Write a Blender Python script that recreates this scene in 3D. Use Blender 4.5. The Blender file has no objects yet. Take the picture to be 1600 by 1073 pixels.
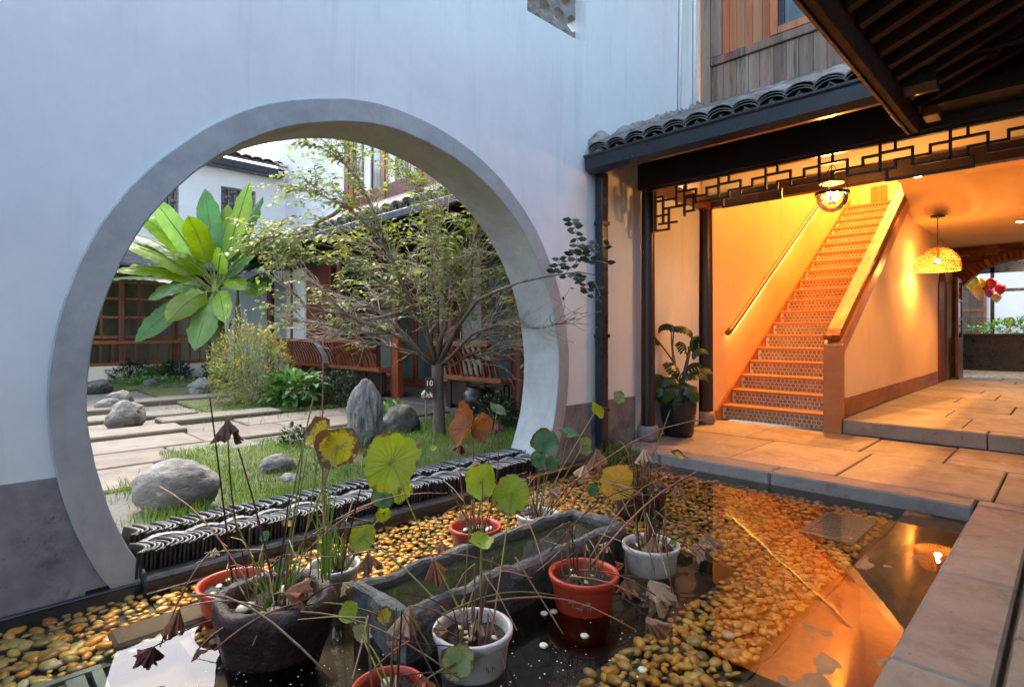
import bpy, bmesh, math, random
from mathutils import Vector, Matrix, noise
from math import sin, cos, pi, radians, sqrt
random.seed(7)
SC = bpy.context.scene
COL = SC.collection

# ------------------------------------------------------------------ camera
CAM_Z = 1.05
HEAD = radians(45.16)
cam_data = bpy.data.cameras.new('camera')
cam = bpy.data.objects.new('camera', cam_data); COL.objects.link(cam)
cam.location = (0, 0, CAM_Z)
cam.rotation_euler = (radians(90), 0, HEAD - radians(90))
cam_data.sensor_width = 36; cam_data.lens = 19.69
cam_data.shift_y = -0.0109
cam_data.clip_start = 0.05; cam_data.clip_end = 500
SC.camera = cam

# ------------------------------------------------------------------ world and sun
SUN_EL, SUN_AZ = radians(55), radians(78)      # direction towards the sun, measured from +X
world = bpy.data.worlds.new('World'); SC.world = world; world.use_nodes = True
wn = world.node_tree
bg = wn.nodes['Background']
sky = wn.nodes.new('ShaderNodeTexSky'); sky.sky_type = 'NISHITA'; sky.sun_disc = False
sky.sun_elevation = SUN_EL; sky.sun_rotation = radians(90) - SUN_AZ
sky.air_density = 1.0; sky.dust_density = 4.0; sky.ozone_density = .7
wn.links.new(sky.outputs[0], bg.inputs[0]); bg.inputs[1].default_value = 0.15
sl = bpy.data.lights.new('sun', 'SUN'); sl.energy = 0.5; sl.angle = radians(30); sl.color = (1, .95, .88)
so = bpy.data.objects.new('sun', sl); COL.objects.link(so)
so.rotation_euler = Vector((cos(SUN_AZ)*cos(SUN_EL), sin(SUN_AZ)*cos(SUN_EL), sin(SUN_EL))).to_track_quat('Z', 'Y').to_euler()
SC.view_settings.view_transform = 'Standard'; SC.view_settings.look = 'None'
SC.view_settings.exposure = 2.6; SC.view_settings.gamma = 1; SC.view_settings.use_curve_mapping = False
SC.cycles.max_bounces = 9; SC.cycles.diffuse_bounces = 4; SC.cycles.glossy_bounces = 4
SC.cycles.transparent_max_bounces = 14; SC.cycles.transmission_bounces = 5
SC.cycles.sample_clamp_indirect = 6
SC.cycles.caustics_reflective = False; SC.cycles.caustics_refractive = False
SC.cycles.use_denoising = True

# ------------------------------------------------------------------ helpers
FW = Vector((cos(HEAD), sin(HEAD), 0)); RT = Vector((sin(HEAD), -cos(HEAD), 0)); UP = Vector((0, 0, 1))
FPX, HX, HY = 875.0, 800.0, 519.0
def P(px, py, f):
    """world point seen in direction (px, py) at forward distance f"""
    return Vector((0, 0, CAM_Z)) + FW*f + RT*((px-HX)/FPX*f) + UP*((HY-py)/FPX*f)
def rnd(a, b): return random.uniform(a, b)

def tag(o, label=None, cat=None, group=None, kind=None):
    if label: o['label'] = label
    if cat: o['category'] = cat
    if group: o['group'] = group
    if kind: o['kind'] = kind
    return o
def thing(name, loc, label, cat, group=None):
    o = bpy.data.objects.new(name, None); COL.objects.link(o)
    o.location = loc; o.empty_display_size = .1
    return tag(o, label, cat, group)
def wloc(o):
    v = Vector((0, 0, 0))
    while o is not None:
        v += Vector(o.location); o = o.parent
    return v

class MB:
    """collects polygons; build() links them as one mesh object"""
    def __init__(s): s.v = []; s.f = []; s.m = []
    def add(s, vs, fs, mi=0):
        n = len(s.v); s.v.extend([tuple(v) for v in vs])
        for f in fs: s.f.append([i+n for i in f]); s.m.append(mi)
        return s
    def box(s, a, b, ch=0.0, mi=0, M=None):
        x0, y0, z0 = a; x1, y1, z1 = b
        if x0 > x1: x0, x1 = x1, x0
        if y0 > y1: y0, y1 = y1, y0
        if z0 > z1: z0, z1 = z1, z0
        if ch <= 0:
            vs = [(x, y, z) for x in (x0, x1) for y in (y0, y1) for z in (z0, z1)]
            fs = [(0,1,3,2), (4,6,7,5), (0,4,5,1), (2,3,7,6), (0,2,6,4), (1,5,7,3)]
        else:
            ch = min(ch, (x1-x0)*.45, (y1-y0)*.45, (z1-z0)*.45)
            vs = []; idx = {}
            for i, x in enumerate((x0, x1)):
                for j, y in enumerate((y0, y1)):
                    for k, z in enumerate((z0, z1)):
                        ix = x + (ch if i == 0 else -ch); iy = y + (ch if j == 0 else -ch); iz = z + (ch if k == 0 else -ch)
                        idx[i,j,k,0] = len(vs); vs.append((x, iy, iz))
                        idx[i,j,k,1] = len(vs); vs.append((ix, y, iz))
                        idx[i,j,k,2] = len(vs); vs.append((ix, iy, z))
            fs = []
            for i in (0, 1):
                q = [idx[i,0,0,0], idx[i,1,0,0], idx[i,1,1,0], idx[i,0,1,0]]; fs.append(q if i else q[::-1])
                q = [idx[0,i,0,1], idx[0,i,1,1], idx[1,i,1,1], idx[1,i,0,1]]; fs.append(q if i else q[::-1])
                q = [idx[0,0,i,2], idx[1,0,i,2], idx[1,1,i,2], idx[0,1,i,2]]; fs.append(q if i else q[::-1])
            for i in (0, 1):
                for j in (0, 1):
                    fs.append([idx[i,j,0,0], idx[i,j,1,0], idx[i,j,1,1], idx[i,j,0,1]])
                    fs.append([idx[i,0,j,0], idx[i,1,j,0], idx[i,1,j,2], idx[i,0,j,2]])
                    fs.append([idx[0,i,j,1], idx[1,i,j,1], idx[1,i,j,2], idx[0,i,j,2]])
                    for k in (0, 1): fs.append([idx[i,j,k,0], idx[i,j,k,1], idx[i,j,k,2]])
        if M is not None: vs = [M @ Vector(v) for v in vs]
        return s.add(vs, fs, mi)
    def tube(s, pts, r, n=6, cap=True, mi=0):
        pts = [Vector(p) for p in pts]
        if not hasattr(r, '__len__'): r = [r]*len(pts)
        vs = []; up = Vector((.31, .17, .93)).normalized()
        for i, p in enumerate(pts):
            d = (pts[min(i+1, len(pts)-1)] - pts[max(i-1, 0)])
            if d.length < 1e-9: d = Vector((0, 0, 1))
            d.normalize()
            a = d.cross(up)
            if a.length < .05: a = d.cross(Vector((1, 0, 0)))
            a.normalize(); b = d.cross(a)
            for k in range(n):
                t = 2*pi*k/n; vs.append(p + a*(cos(t)*r[i]) + b*(sin(t)*r[i]))
        fs = []
        for i in range(len(pts)-1):
            for k in range(n):
                fs.append((i*n+k, i*n+(k+1) % n, (i+1)*n+(k+1) % n, (i+1)*n+k))
        if cap: fs.append(list(range(n))[::-1]); fs.append([(len(pts)-1)*n+k for k in range(n)])
        return s.add(vs, fs, mi)
    def lathe(s, prof, c=(0,0,0), n=24, mi=0, wob=0):
        vs = []; fs = []
        for i, (r, z) in enumerate(prof):
            for k in range(n):
                t = 2*pi*k/n; w = 1 + (wob*noise.noise(Vector((cos(t)*1.6, sin(t)*1.6, z*6+i*.2))) if wob else 0)
                vs.append((c[0]+cos(t)*r*w, c[1]+sin(t)*r*w, c[2]+z))
        for i in range(len(prof)-1):
            for k in range(n): fs.append((i*n+k, i*n+(k+1) % n, (i+1)*n+(k+1) % n, (i+1)*n+k))
        return s.add(vs, fs, mi)
    def disc(s, c, r, n=24, mi=0):
        return s.add([(c[0]+cos(2*pi*k/n)*r, c[1]+sin(2*pi*k/n)*r, c[2]) for k in range(n)], [list(range(n))], mi)
    def mesh(s, name, mats, smooth=False, off=Vector((0,0,0))):
        me = bpy.data.meshes.new(name)
        o = off
        me.from_pydata([(v[0]-o[0], v[1]-o[1], v[2]-o[2]) for v in s.v], [], s.f)
        if not isinstance(mats, (list, tuple)): mats = [mats]
        for m in mats: me.materials.append(m)
        if len(mats) > 1: me.polygons.foreach_set('material_index', s.m)
        if smooth: me.polygons.foreach_set('use_smooth', [True]*len(s.f))
        me.update()
        return me
    def build(s, name, mats, parent=None, smooth=False, kind=None, label=None):
        off = wloc(parent) if parent is not None else Vector((0,0,0))
        o = bpy.data.objects.new(name, s.mesh(name, mats, smooth, off)); COL.objects.link(o)
        if parent is not None: o.parent = parent
        if kind: o['kind'] = kind
        if label: o['label'] = label
        return o
def put(name, me, parent, loc, rot=(0,0,0), sc=(1,1,1)):
    o = bpy.data.objects.new(name, me); COL.objects.link(o)
    base = wloc(parent) if parent is not None else Vector((0,0,0))
    o.parent = parent; o.location = Vector(loc)-base; o.rotation_euler = rot; o.scale = sc
    return o
def struct(o): o['kind'] = 'structure'; return o
def filled(loops, y0, y1, ax='y'):
    """extruded polygon with holes given in the XZ plane (outer loop first), from y0 to y1"""
    bm = bmesh.new(); edges = []
    for lp in loops:
        vs = [bm.verts.new((p[0], y0, p[1])) for p in lp]
        edges += [bm.edges.new((vs[i], vs[(i+1) % len(vs)])) for i in range(len(vs))]
    bmesh.ops.triangle_fill(bm, edges=edges, use_beauty=True)
    bmesh.ops.recalc_face_normals(bm, faces=bm.faces)
    r = bmesh.ops.extrude_face_region(bm, geom=bm.faces[:])
    for v in r['geom']:
        if isinstance(v, bmesh.types.BMVert): v.co.y = y1
    bmesh.ops.recalc_face_normals(bm, faces=bm.faces)
    bm.verts.index_update()
    mb = MB(); mb.add([v.co.copy() for v in bm.verts], [[v.index for v in f.verts] for f in bm.faces]); bm.free()
    if ax == 'x': mb.v = [(v[1], v[0], v[2]) for v in mb.v]; mb.f = [f[::-1] for f in mb.f]
    return mb

# ------------------------------------------------------------------ materials
def mat(name, base, rough=.65, var=.25, scale=4, col2=None, fine=30, bump=.15, bscale=40, spec=.4, metal=0,
        stain=None, stretch=None, rand=0, island=0, obj=False, transl=0, fixed=False, coat=0, bdist=.01, wave=None):
    m = bpy.data.materials.new(name); m.use_nodes = True
    nt = m.node_tree; N = nt.nodes; L = nt.links
    bs = N['Principled BSDF']
    def nd(t, **k):
        n = N.new(t)
        for a, v in k.items():
            if a.startswith('i_'):
                n.inputs[int(a[2:])].default_value = v
            else: setattr(n, a, v)
        return n
    if obj:
        tc = nd('ShaderNodeTexCoord'); src = tc.outputs['Object']
        oi = nd('ShaderNodeObjectInfo'); ad = nd('ShaderNodeVectorMath', operation='ADD'); L.new(src, ad.inputs[0])
        mu = nd('ShaderNodeMath', operation='MULTIPLY'); mu.inputs[1].default_value = 37.; L.new(oi.outputs['Random'], mu.inputs[0])
        L.new(mu.outputs[0], ad.inputs[1]); src = ad.outputs[0]
    else:
        g = nd('ShaderNodeNewGeometry'); src = g.outputs['Position']
    if stretch:
        mp = nd('ShaderNodeMapping'); mp.inputs['Scale'].default_value = stretch; L.new(src, mp.inputs[0]); src = mp.outputs[0]
    def noi(sc, det=5, rg=.6):
        n = nd('ShaderNodeTexNoise'); n.inputs['Scale'].default_value = sc; n.inputs['Detail'].default_value = det
        n.inputs['Roughness'].default_value = rg; L.new(src, n.inputs['Vector']); return n.outputs['Fac']
    def mix(f, a, b, bt='MIX'):
        n = nd('ShaderNodeMix', data_type='RGBA', blend_type=bt)
        for i, x in ((0, f), (6, a), (7, b)):
            if hasattr(x, 'links'): L.new(x, n.inputs[i])
            else: n.inputs[i].default_value = x
        return n.outputs[2]
    def rng(x, a, b, c=0., d=1.):
        n = nd('ShaderNodeMapRange'); L.new(x, n.inputs[0])
        for i, q in ((1, a), (2, b), (3, c), (4, d)): n.inputs[i].default_value = q
        return n.outputs[0]
    B = (*base, 1)
    lo = tuple(c*(1-var) for c in base)+(1,)
    hi = tuple(min(1, c*(1+var)) for c in base)+(1,)
    col = mix(rng(noi(scale), .3, .7), lo, (*col2, 1) if col2 else hi)
    if fine:
        col = mix(rng(noi(fine, 4), .3, .75, 0, .6), col, mix(1., col, (1-var*1.3,)*3+(1,), 'MULTIPLY'))
    if wave:
        w = nd('ShaderNodeTexWave'); w.inputs['Scale'].default_value = wave[0]; w.inputs['Distortion'].default_value = wave[1]
        w.inputs['Detail'].default_value = 3; L.new(src, w.inputs['Vector']); w.bands_direction = wave[3] if len(wave) > 3 else 'X'
        col = mix(rng(w.outputs['Fac'], 0, 1, 0, wave[2]), col, (base[0]*.3, base[1]*.3, base[2]*.3, 1))
    if stain:
        for (sc, ss, a, b) in stain:
            col = mix(rng(noi(ss, 8, .7), a, b), col, (*sc, 1))
    if rand or island:
        if island: gg = nd('ShaderNodeNewGeometry'); rv = gg.outputs['Random Per Island']; am = island
        else: oi2 = nd('ShaderNodeObjectInfo'); rv = oi2.outputs['Random']; am = rand
        hs = nd('ShaderNodeHueSaturation'); L.new(col, hs.inputs['Color'])
        L.new(rng(rv, 0, 1, 1-am, 1+am), hs.inputs['Value'])
        mu2 = nd('ShaderNodeMath', operation='MULTIPLY'); mu2.inputs[1].default_value = 7.31; L.new(rv, mu2.inputs[0])
        fr = nd('ShaderNodeMath', operation='FRACT'); L.new(mu2.outputs[0], fr.inputs[0])
        L.new(rng(fr.outputs[0], 0, 1, .5-am*.06, .5+am*.06), hs.inputs['Hue'])
        L.new(rng(fr.outputs[0], 0, 1, 1+am*.3, 1-am*.4), hs.inputs['Saturation'])
        col = hs.outputs[0]
    L.new(col, bs.inputs['Base Color'])
    bs.inputs['Roughness'].default_value = rough
    L.new(rng(noi(scale*3), .3, .7, max(.02, rough-.12), min(1, rough+.12)), bs.inputs['Roughness'])
    bs.inputs['Metallic'].default_value = metal
    bs.inputs['Specular IOR Level'].default_value = spec
    if coat: bs.inputs['Coat Weight'].default_value = coat; bs.inputs['Coat Roughness'].default_value = .15
    if bump:
        bp = nd('ShaderNodeBump'); bp.inputs['Strength'].default_value = bump; bp.inputs['Distance'].default_value = bdist
        L.new(noi(bscale, 6, .65), bp.inputs['Height']); L.new(bp.outputs[0], bs.inputs['Normal'])
    if transl:
        tr = nd('ShaderNodeBsdfTranslucent'); L.new(col, tr.inputs[0])
        ms = nd('ShaderNodeMixShader'); ms.inputs[0].default_value = transl
        L.new(bs.outputs[0], ms.inputs[1]); L.new(tr.outputs[0], ms.inputs[2]); L.new(ms.outputs[0], N['Material Output'].inputs[0])
    return m
def emis(name, col, s):
    m = bpy.data.materials.new(name); m.use_nodes = True
    b = m.node_tree.nodes['Principled BSDF']; b.inputs['Base Color'].default_value = (*col, 1)
    b.inputs['Emission Color'].default_value = (*col, 1); b.inputs['Emission Strength'].default_value = s
    return m
def clear(name, tint, ior=1.45, rough=.02, bump=0, bscale=3, mixcol=None, opac=0, stretch=(1,1,1)):
    """thin clear surface: see-through with a Fresnel reflection"""
    m = bpy.data.materials.new(name); m.use_nodes = True
    nt = m.node_tree; N = nt.nodes; L = nt.links; N.remove(N['Principled BSDF'])
    t = N.new('ShaderNodeBsdfTransparent'); t.inputs[0].default_value = (*tint, 1)
    g = N.new('ShaderNodeBsdfGlossy'); g.inputs['Roughness'].default_value = rough
    fr = N.new('ShaderNodeFresnel'); fr.inputs[0].default_value = ior
    if bump:
        tc = N.new('ShaderNodeNewGeometry'); no = N.new('ShaderNodeTexNoise'); no.inputs['Scale'].default_value = bscale; no.inputs['Detail'].default_value = 2
        L.new(tc.outputs['Position'], no.inputs['Vector'])
        bp = N.new('ShaderNodeBump'); bp.inputs['Strength'].default_value = bump; bp.inputs['Distance'].default_value = .01
        L.new(no.outputs['Fac'], bp.inputs['Height']); L.new(bp.outputs[0], g.inputs['Normal']); L.new(bp.outputs[0], fr.inputs['Normal'])
    s = t.outputs[0]
    if opac:
        d = N.new('ShaderNodeBsdfDiffuse'); d.inputs[0].default_value = (*mixcol, 1)
        m0 = N.new('ShaderNodeMixShader'); m0.inputs[0].default_value = opac
        L.new(t.outputs[0], m0.inputs[1]); L.new(d.outputs[0], m0.inputs[2]); s = m0.outputs[0]
    mx = N.new('ShaderNodeMixShader'); L.new(fr.outputs[0], mx.inputs[0]); L.new(s, mx.inputs[1]); L.new(g.outputs[0], mx.inputs[2])
    L.new(mx.outputs[0], N['Material Output'].inputs[0])
    return m

M_WALL = mat('lime_plaster', (.75, .80, .76), .8, .05, 1.2, fine=14, bump=.12, bscale=9,
             stain=[((.45, .49, .53), 2.3, .66, .95), ((.2, .2, .2), 23, .80, .84)])
def streaks(m, sc, col, a, b, amt):
    nt = m.node_tree; N = nt.nodes; L = nt.links; bs = N['Principled BSDF']
    src = bs.inputs['Base Color'].links[0].from_socket
    g = N.new('ShaderNodeNewGeometry'); mp = N.new('ShaderNodeMapping'); mp.inputs['Scale'].default_value = sc; L.new(g.outputs['Position'], mp.inputs[0])
    n = N.new('ShaderNodeTexNoise'); n.inputs['Scale'].default_value = 1; n.inputs['Detail'].default_value = 6; n.inputs['Roughness'].default_value = .7; L.new(mp.outputs[0], n.inputs['Vector'])
    r = N.new('ShaderNodeMapRange'); L.new(n.outputs['Fac'], r.inputs[0]); r.inputs[1].default_value = a; r.inputs[2].default_value = b; r.inputs[4].default_value = amt
    x = N.new('ShaderNodeMix'); x.data_type = 'RGBA'; L.new(r.outputs[0], x.inputs[0]); L.new(src, x.inputs[6]); x.inputs[7].default_value = (*col, 1); L.new(x.outputs[2], bs.inputs['Base Color'])
streaks(M_WALL, (7, 7, .45), (.42, .45, .46), .54, .82, .45)
streaks(M_WALL, (1.1, 1.1, .9), (.56, .60, .62), .45, .75, .4)
M_RING = mat('ring_render', (.39, .41, .385), .7, .16, 2.5, fine=11, bump=.15, bscale=14, stain=[((.24, .26, .26), 2.6, .5, .8), ((.58, .58, .56), 4, .6, .85), ((.16, .17, .17), 9, .66, .78)])
streaks(M_RING, (5, 5, .9), (.22, .24, .24), .52, .8, .5)
M_PLINTH = mat('grey_plinth', (.23, .215, .215), .75, .3, 3, fine=16, bump=.25, bscale=20,
               stain=[((.37, .35, .33), 1.7, .50, .75), ((.07, .07, .075), 3.6, .52, .66), ((.04, .04, .04), 15, .62, .70)])
M_CREAM = mat('cream_plaster', (.72, .66, .54), .85, .06, 1.5, fine=12, bump=.1, bscale=12, stain=[((.5, .46, .38), 2.2, .62, .9)])
M_WARM = mat('warm_plaster', (.80, .59, .34), .8, .07, 1.5, fine=12, bump=.08, bscale=12)
streaks(M_WARM, (5, 5, .8), (.5, .33, .16), .58, .85, .4)
M_WHITE = mat('white_plaster', (.66, .67, .66), .85, .06, 1.2, fine=10, bump=.08, bscale=10, stain=[((.5, .5, .48), 1.8, .62, .9)])
M_STONE = mat('paving_stone', (.25, .235, .22), .6, .2, 2.2, fine=26, bump=.3, bscale=30, rand=.16,
              stain=[((.13, .11, .095), 2.3, .50, .72), ((.50, .46, .42), 4, .58, .78), ((.10, .085, .07), 11, .60, .70)])
M_KERB = mat('kerb_stone', (.26, .24, .21), .6, .18, 3, fine=34, bump=.35, bscale=36, rand=.1, stain=[((.09, .085, .075), 2.8, .52, .74), ((.33, .30, .26), 6, .58, .8), ((.06, .06, .055), 16, .62, .72)])
M_GARD = mat('garden_paving', (.115, .10, .08), .75, .15, 1.8, fine=20, bump=.3, bscale=24, rand=.14, stain=[((.10, .09, .075), 2.4, .50, .8), ((.12, .14, .06), 3.1, .62, .8), ((.07, .065, .06), 1.1, .56, .62)])
M_DARKW = mat('dark_timber', (.022, .010, .007), .42, .35, 3, fine=20, bump=.25, bscale=30, stretch=(1, 1, .15), spec=.5)
M_REDW = mat('red_timber', (.14, .032, .014), .4, .3, 5, fine=22, bump=.2, bscale=30, stretch=(1, 1, .2), rand=.12, spec=.5)
M_REDL = mat('orange_timber', (.24, .065, .022), .4, .3, 5, fine=22, bump=.2, bscale=30, rand=.12, spec=.5)
M_EAVE = mat('eave_timber', (.055, .018, .007), .55, .3, 3, fine=20, bump=.25, bscale=30, rand=.2)
M_BRDO = mat('board_orange', (.50, .19, .075), .6, .25, 3, fine=26, bump=.3, bscale=20, stretch=(3, 3, .25), rand=.22, stain=[((.10, .06, .045), 2.4, .52, .72)])
M_BRDG = mat('board_grey', (.29, .215, .155), .75, .3, 3, fine=26, bump=.35, bscale=20, stretch=(3, 3, .25), rand=.22, stain=[((.34, .16, .08), 1.8, .52, .70), ((.05, .045, .04), 3.2, .52, .68), ((.4, .42, .45), 2.3, .62, .85)])
M_STAIRW = mat('stair_wood', (.46, .20, .065), .45, .2, 3, fine=14, bump=.12, bscale=20, stretch=(1, .25, 1), rand=.08, spec=.5)
M_HANDW = mat('handrail_wood', (.26, .09, .028), .5, .25, 4, fine=18, bump=.1, bscale=20, stretch=(.3, 1, 1), spec=.5)
M_GROUT = mat('grout', (.74, .70, .62), .7, .06, 6, fine=0, bump=0)
M_HEX = mat('hex_tile', (.30, .205, .13), .3, .15, 9, fine=0, bump=0, island=.2, spec=.5)
M_ROOF = mat('roof_tile', (.14, .138, .128), .8, .35, 9, fine=40, bump=.4, bscale=50, rand=.35, obj=True, stain=[((.22, .215, .20), 7, .55, .75)])
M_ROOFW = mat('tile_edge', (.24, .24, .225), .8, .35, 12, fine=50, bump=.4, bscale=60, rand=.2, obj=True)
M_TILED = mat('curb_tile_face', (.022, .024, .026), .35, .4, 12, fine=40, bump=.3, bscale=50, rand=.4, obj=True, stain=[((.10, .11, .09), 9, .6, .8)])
M_MOSS = mat('mossy_mortar', (.30, .29, .25), .9, .4, 9, fine=40, bump=.8, bscale=30, stain=[((.07, .08, .035), 7, .5, .65), ((.5, .49, .46), 9, .6, .75)])
M_BLACKM = mat('black_metal', (.018, .022, .030), .32, .2, 2, fine=0, bump=.05, bscale=8, spec=.5)
M_PIPEW = mat('white_pipe', (.88, .88, .87), .5, .08, 3, fine=0, bump=0)
M_PEB = mat('pebble', (.70, .42, .10), .28, .2, 14, fine=50, bump=.1, bscale=30, rand=.36, obj=True, spec=.6)
M_PEBM = mat('pebble_mass', (.64, .38, .085), .3, .2, 5, fine=30, bump=.1, bscale=30, island=.42, spec=.6)
M_PEBG = mat('green_pebble', (.44, .36, .13), .3, .3, 10, fine=40, bump=.1, bscale=30, rand=.4, obj=True, spec=.6)
M_PEBP = mat('pale_pebble', (.62, .58, .40), .35, .15, 12, fine=30, bump=.1, bscale=30, rand=.15, obj=True, spec=.5)
M_BED = mat('pool_bed', (.06, .065, .05), .6, .4, 3, fine=20, bump=.3, bscale=20, stain=[((.13, .19, .17), 2.6, .6, .63)])
M_DEEP = mat('pool_silt', (.012, .008, .005), .6, .5, 4, fine=20, bump=.3, bscale=12)
M_LEDGE = mat('submerged_ledge', (.20, .14, .085), .5, .3, 2.5, fine=30, bump=.4, bscale=16, stain=[((.07, .045, .025), 4, .52, .75)])
M_WATER = clear('pool_water', (.93, .87, .74), 1.41, 0.0, bump=.045, bscale=4)
M_TWATER = clear('trough_water', (.78, .80, .60), 1.5, 0.02, bump=.04, bscale=4, mixcol=(.10, .13, .07), opac=.15)
M_TROUGH = mat('trough_stone', (.13, .13, .12), .8, .3, 7, fine=50, bump=1.0, bscale=26, bdist=.02, stain=[((.32, .31, .28), 6, .55, .68), ((.05, .06, .03), 9, .6, .72)])
M_BOWL = mat('rough_bowl', (.042, .022, .017), .42, .4, 5, fine=24, bump=.8, bscale=16, bdist=.03, stain=[((.20, .18, .17), 6, .60, .78)])
M_REDP = mat('red_plastic', (.50, .055, .022), .4, .10, 6, fine=20, bump=.03, bscale=30, spec=.5, stain=[((.30, .10, .06), 7, .62, .85)])
M_WHTP = mat('white_plastic', (.60, .58, .54), .4, .08, 6, fine=26, bump=.03, bscale=30, spec=.5, stain=[((.26, .21, .14), 9, .52, .72), ((.12, .09, .06), 17, .62, .72)])
M_BRNP = mat('brown_pot', (.05, .025, .02), .4, .3, 6, fine=20, bump=.1, bscale=30)
M_BLKP = mat('black_pot', (.012, .012, .012), .3, .2, 6, fine=0, bump=.04, bscale=20, spec=.5)
M_SOIL = mat('wet_soil', (.022, .018, .015), .6, .5, 14, fine=60, bump=1, bscale=50, bdist=.02)
M_PRINT = mat('pot_print', (.34, .24, .17), .6, .3, 20, fine=0, bump=0)
M_BLUEPR = mat('blue_print', (.05, .08, .14), .6, .2, 20, fine=0, bump=0)
M_ROCK = mat('garden_rock', (.19, .185, .17), .85, .3, 6, fine=40, bump=1.0, bscale=18, bdist=.03, stain=[((.13, .13, .12), 9, .54, .66), ((.5, .5, .48), 13, .6, .72)], stretch=(1, 1, 1.6))
M_ROCKV = mat('standing_rock', (.30, .30, .29), .8, .35, 5, fine=30, bump=1.2, bscale=9, bdist=.04, stretch=(3, 3, .6), stain=[((.09, .10, .11), 4, .52, .62), ((.62, .61, .6), 6, .6, .7)])
M_ROCKD = mat('dark_rock', (.09, .09, .085), .85, .4, 6, fine=40, bump=1, bscale=18, bdist=.03, stain=[((.3, .3, .28), 8, .6, .75)])
M_GRAVEL = mat('gravel', (.16, .155, .14), .9, .3, 30, fine=90, bump=1, bscale=110, bdist=.02, stain=[((.16, .16, .15), 60, .52, .6), ((.16, .2, .08), 2.5, .62, .75)])
M_TURF = mat('turf_soil', (.07, .085, .025), .9, .4, 6, fine=40, bump=.8, bscale=50)
M_EARTH = mat('earth', (.09, .07, .05), .9, .3, 1, fine=20, bump=.4, bscale=20)
M_GRASS = mat('grass_blade', (.12, .22, .022), .6, .3, 3, fine=0, bump=0, island=.45, transl=.35)
M_BARK = mat('bark', (.13, .098, .078), .8, .35, 14, fine=50, bump=.8, bscale=40, stretch=(2, 2, .6), stain=[((.2, .18, .155), 9, .55, .72)])
M_TWIG = mat('twig', (.30, .25, .21), .8, .3, 20, fine=0, bump=0)
M_LEAF1 = mat('leaf_olive', (.19, .27, .04), .5, .2, 3, fine=0, bump=0, island=.5, transl=.4)
M_LEAF2 = mat('leaf_yellow', (.36, .30, .03), .5, .2, 3, fine=0, bump=0, island=.35, transl=.4)
M_LEAFD = mat('leaf_dark', (.025, .055, .018), .4, .2, 3, fine=0, bump=0, island=.5, transl=.2, spec=.5)
M_LEAFM = mat('leaf_mid', (.09, .21, .045), .45, .2, 3, fine=0, bump=0, island=.45, transl=.3)
M_LEAFS = mat('leaf_sage', (.19, .25, .08), .6, .2, 3, fine=0, bump=0, island=.5, transl=.3)
M_BAN = mat('banana_leaf', (.20, .36, .018), .35, .25, 3, fine=9, bump=.15, bscale=9, rand=.35, transl=.42, obj=True, spec=.5)
M_BAND = mat('banana_leaf_dark', (.05, .17, .028), .35, .25, 3, fine=9, bump=.15, bscale=9, rand=.3, transl=.3, obj=True, spec=.5)
M_BANS = mat('banana_stem', (.16, .20, .05), .5, .3, 5, fine=20, bump=.3, bscale=20, stretch=(2, 2, .5))
M_PHIL = mat('philodendron_leaf', (.022, .062, .014), .35, .25, 8, fine=0, bump=.1, bscale=30, rand=.3, obj=True, transl=.15, spec=.5)
M_STEMG = mat('green_stem', (.17, .17, .035), .55, .2, 20, fine=0, bump=0, rand=.25)
M_STEMB = mat('brown_stem', (.26, .12, .07), .6, .35, 30, fine=0, bump=0, rand=.5)
M_STEMK = mat('dark_stem', (.06, .022, .015), .6, .3, 30, fine=0, bump=0, rand=.3)
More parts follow.
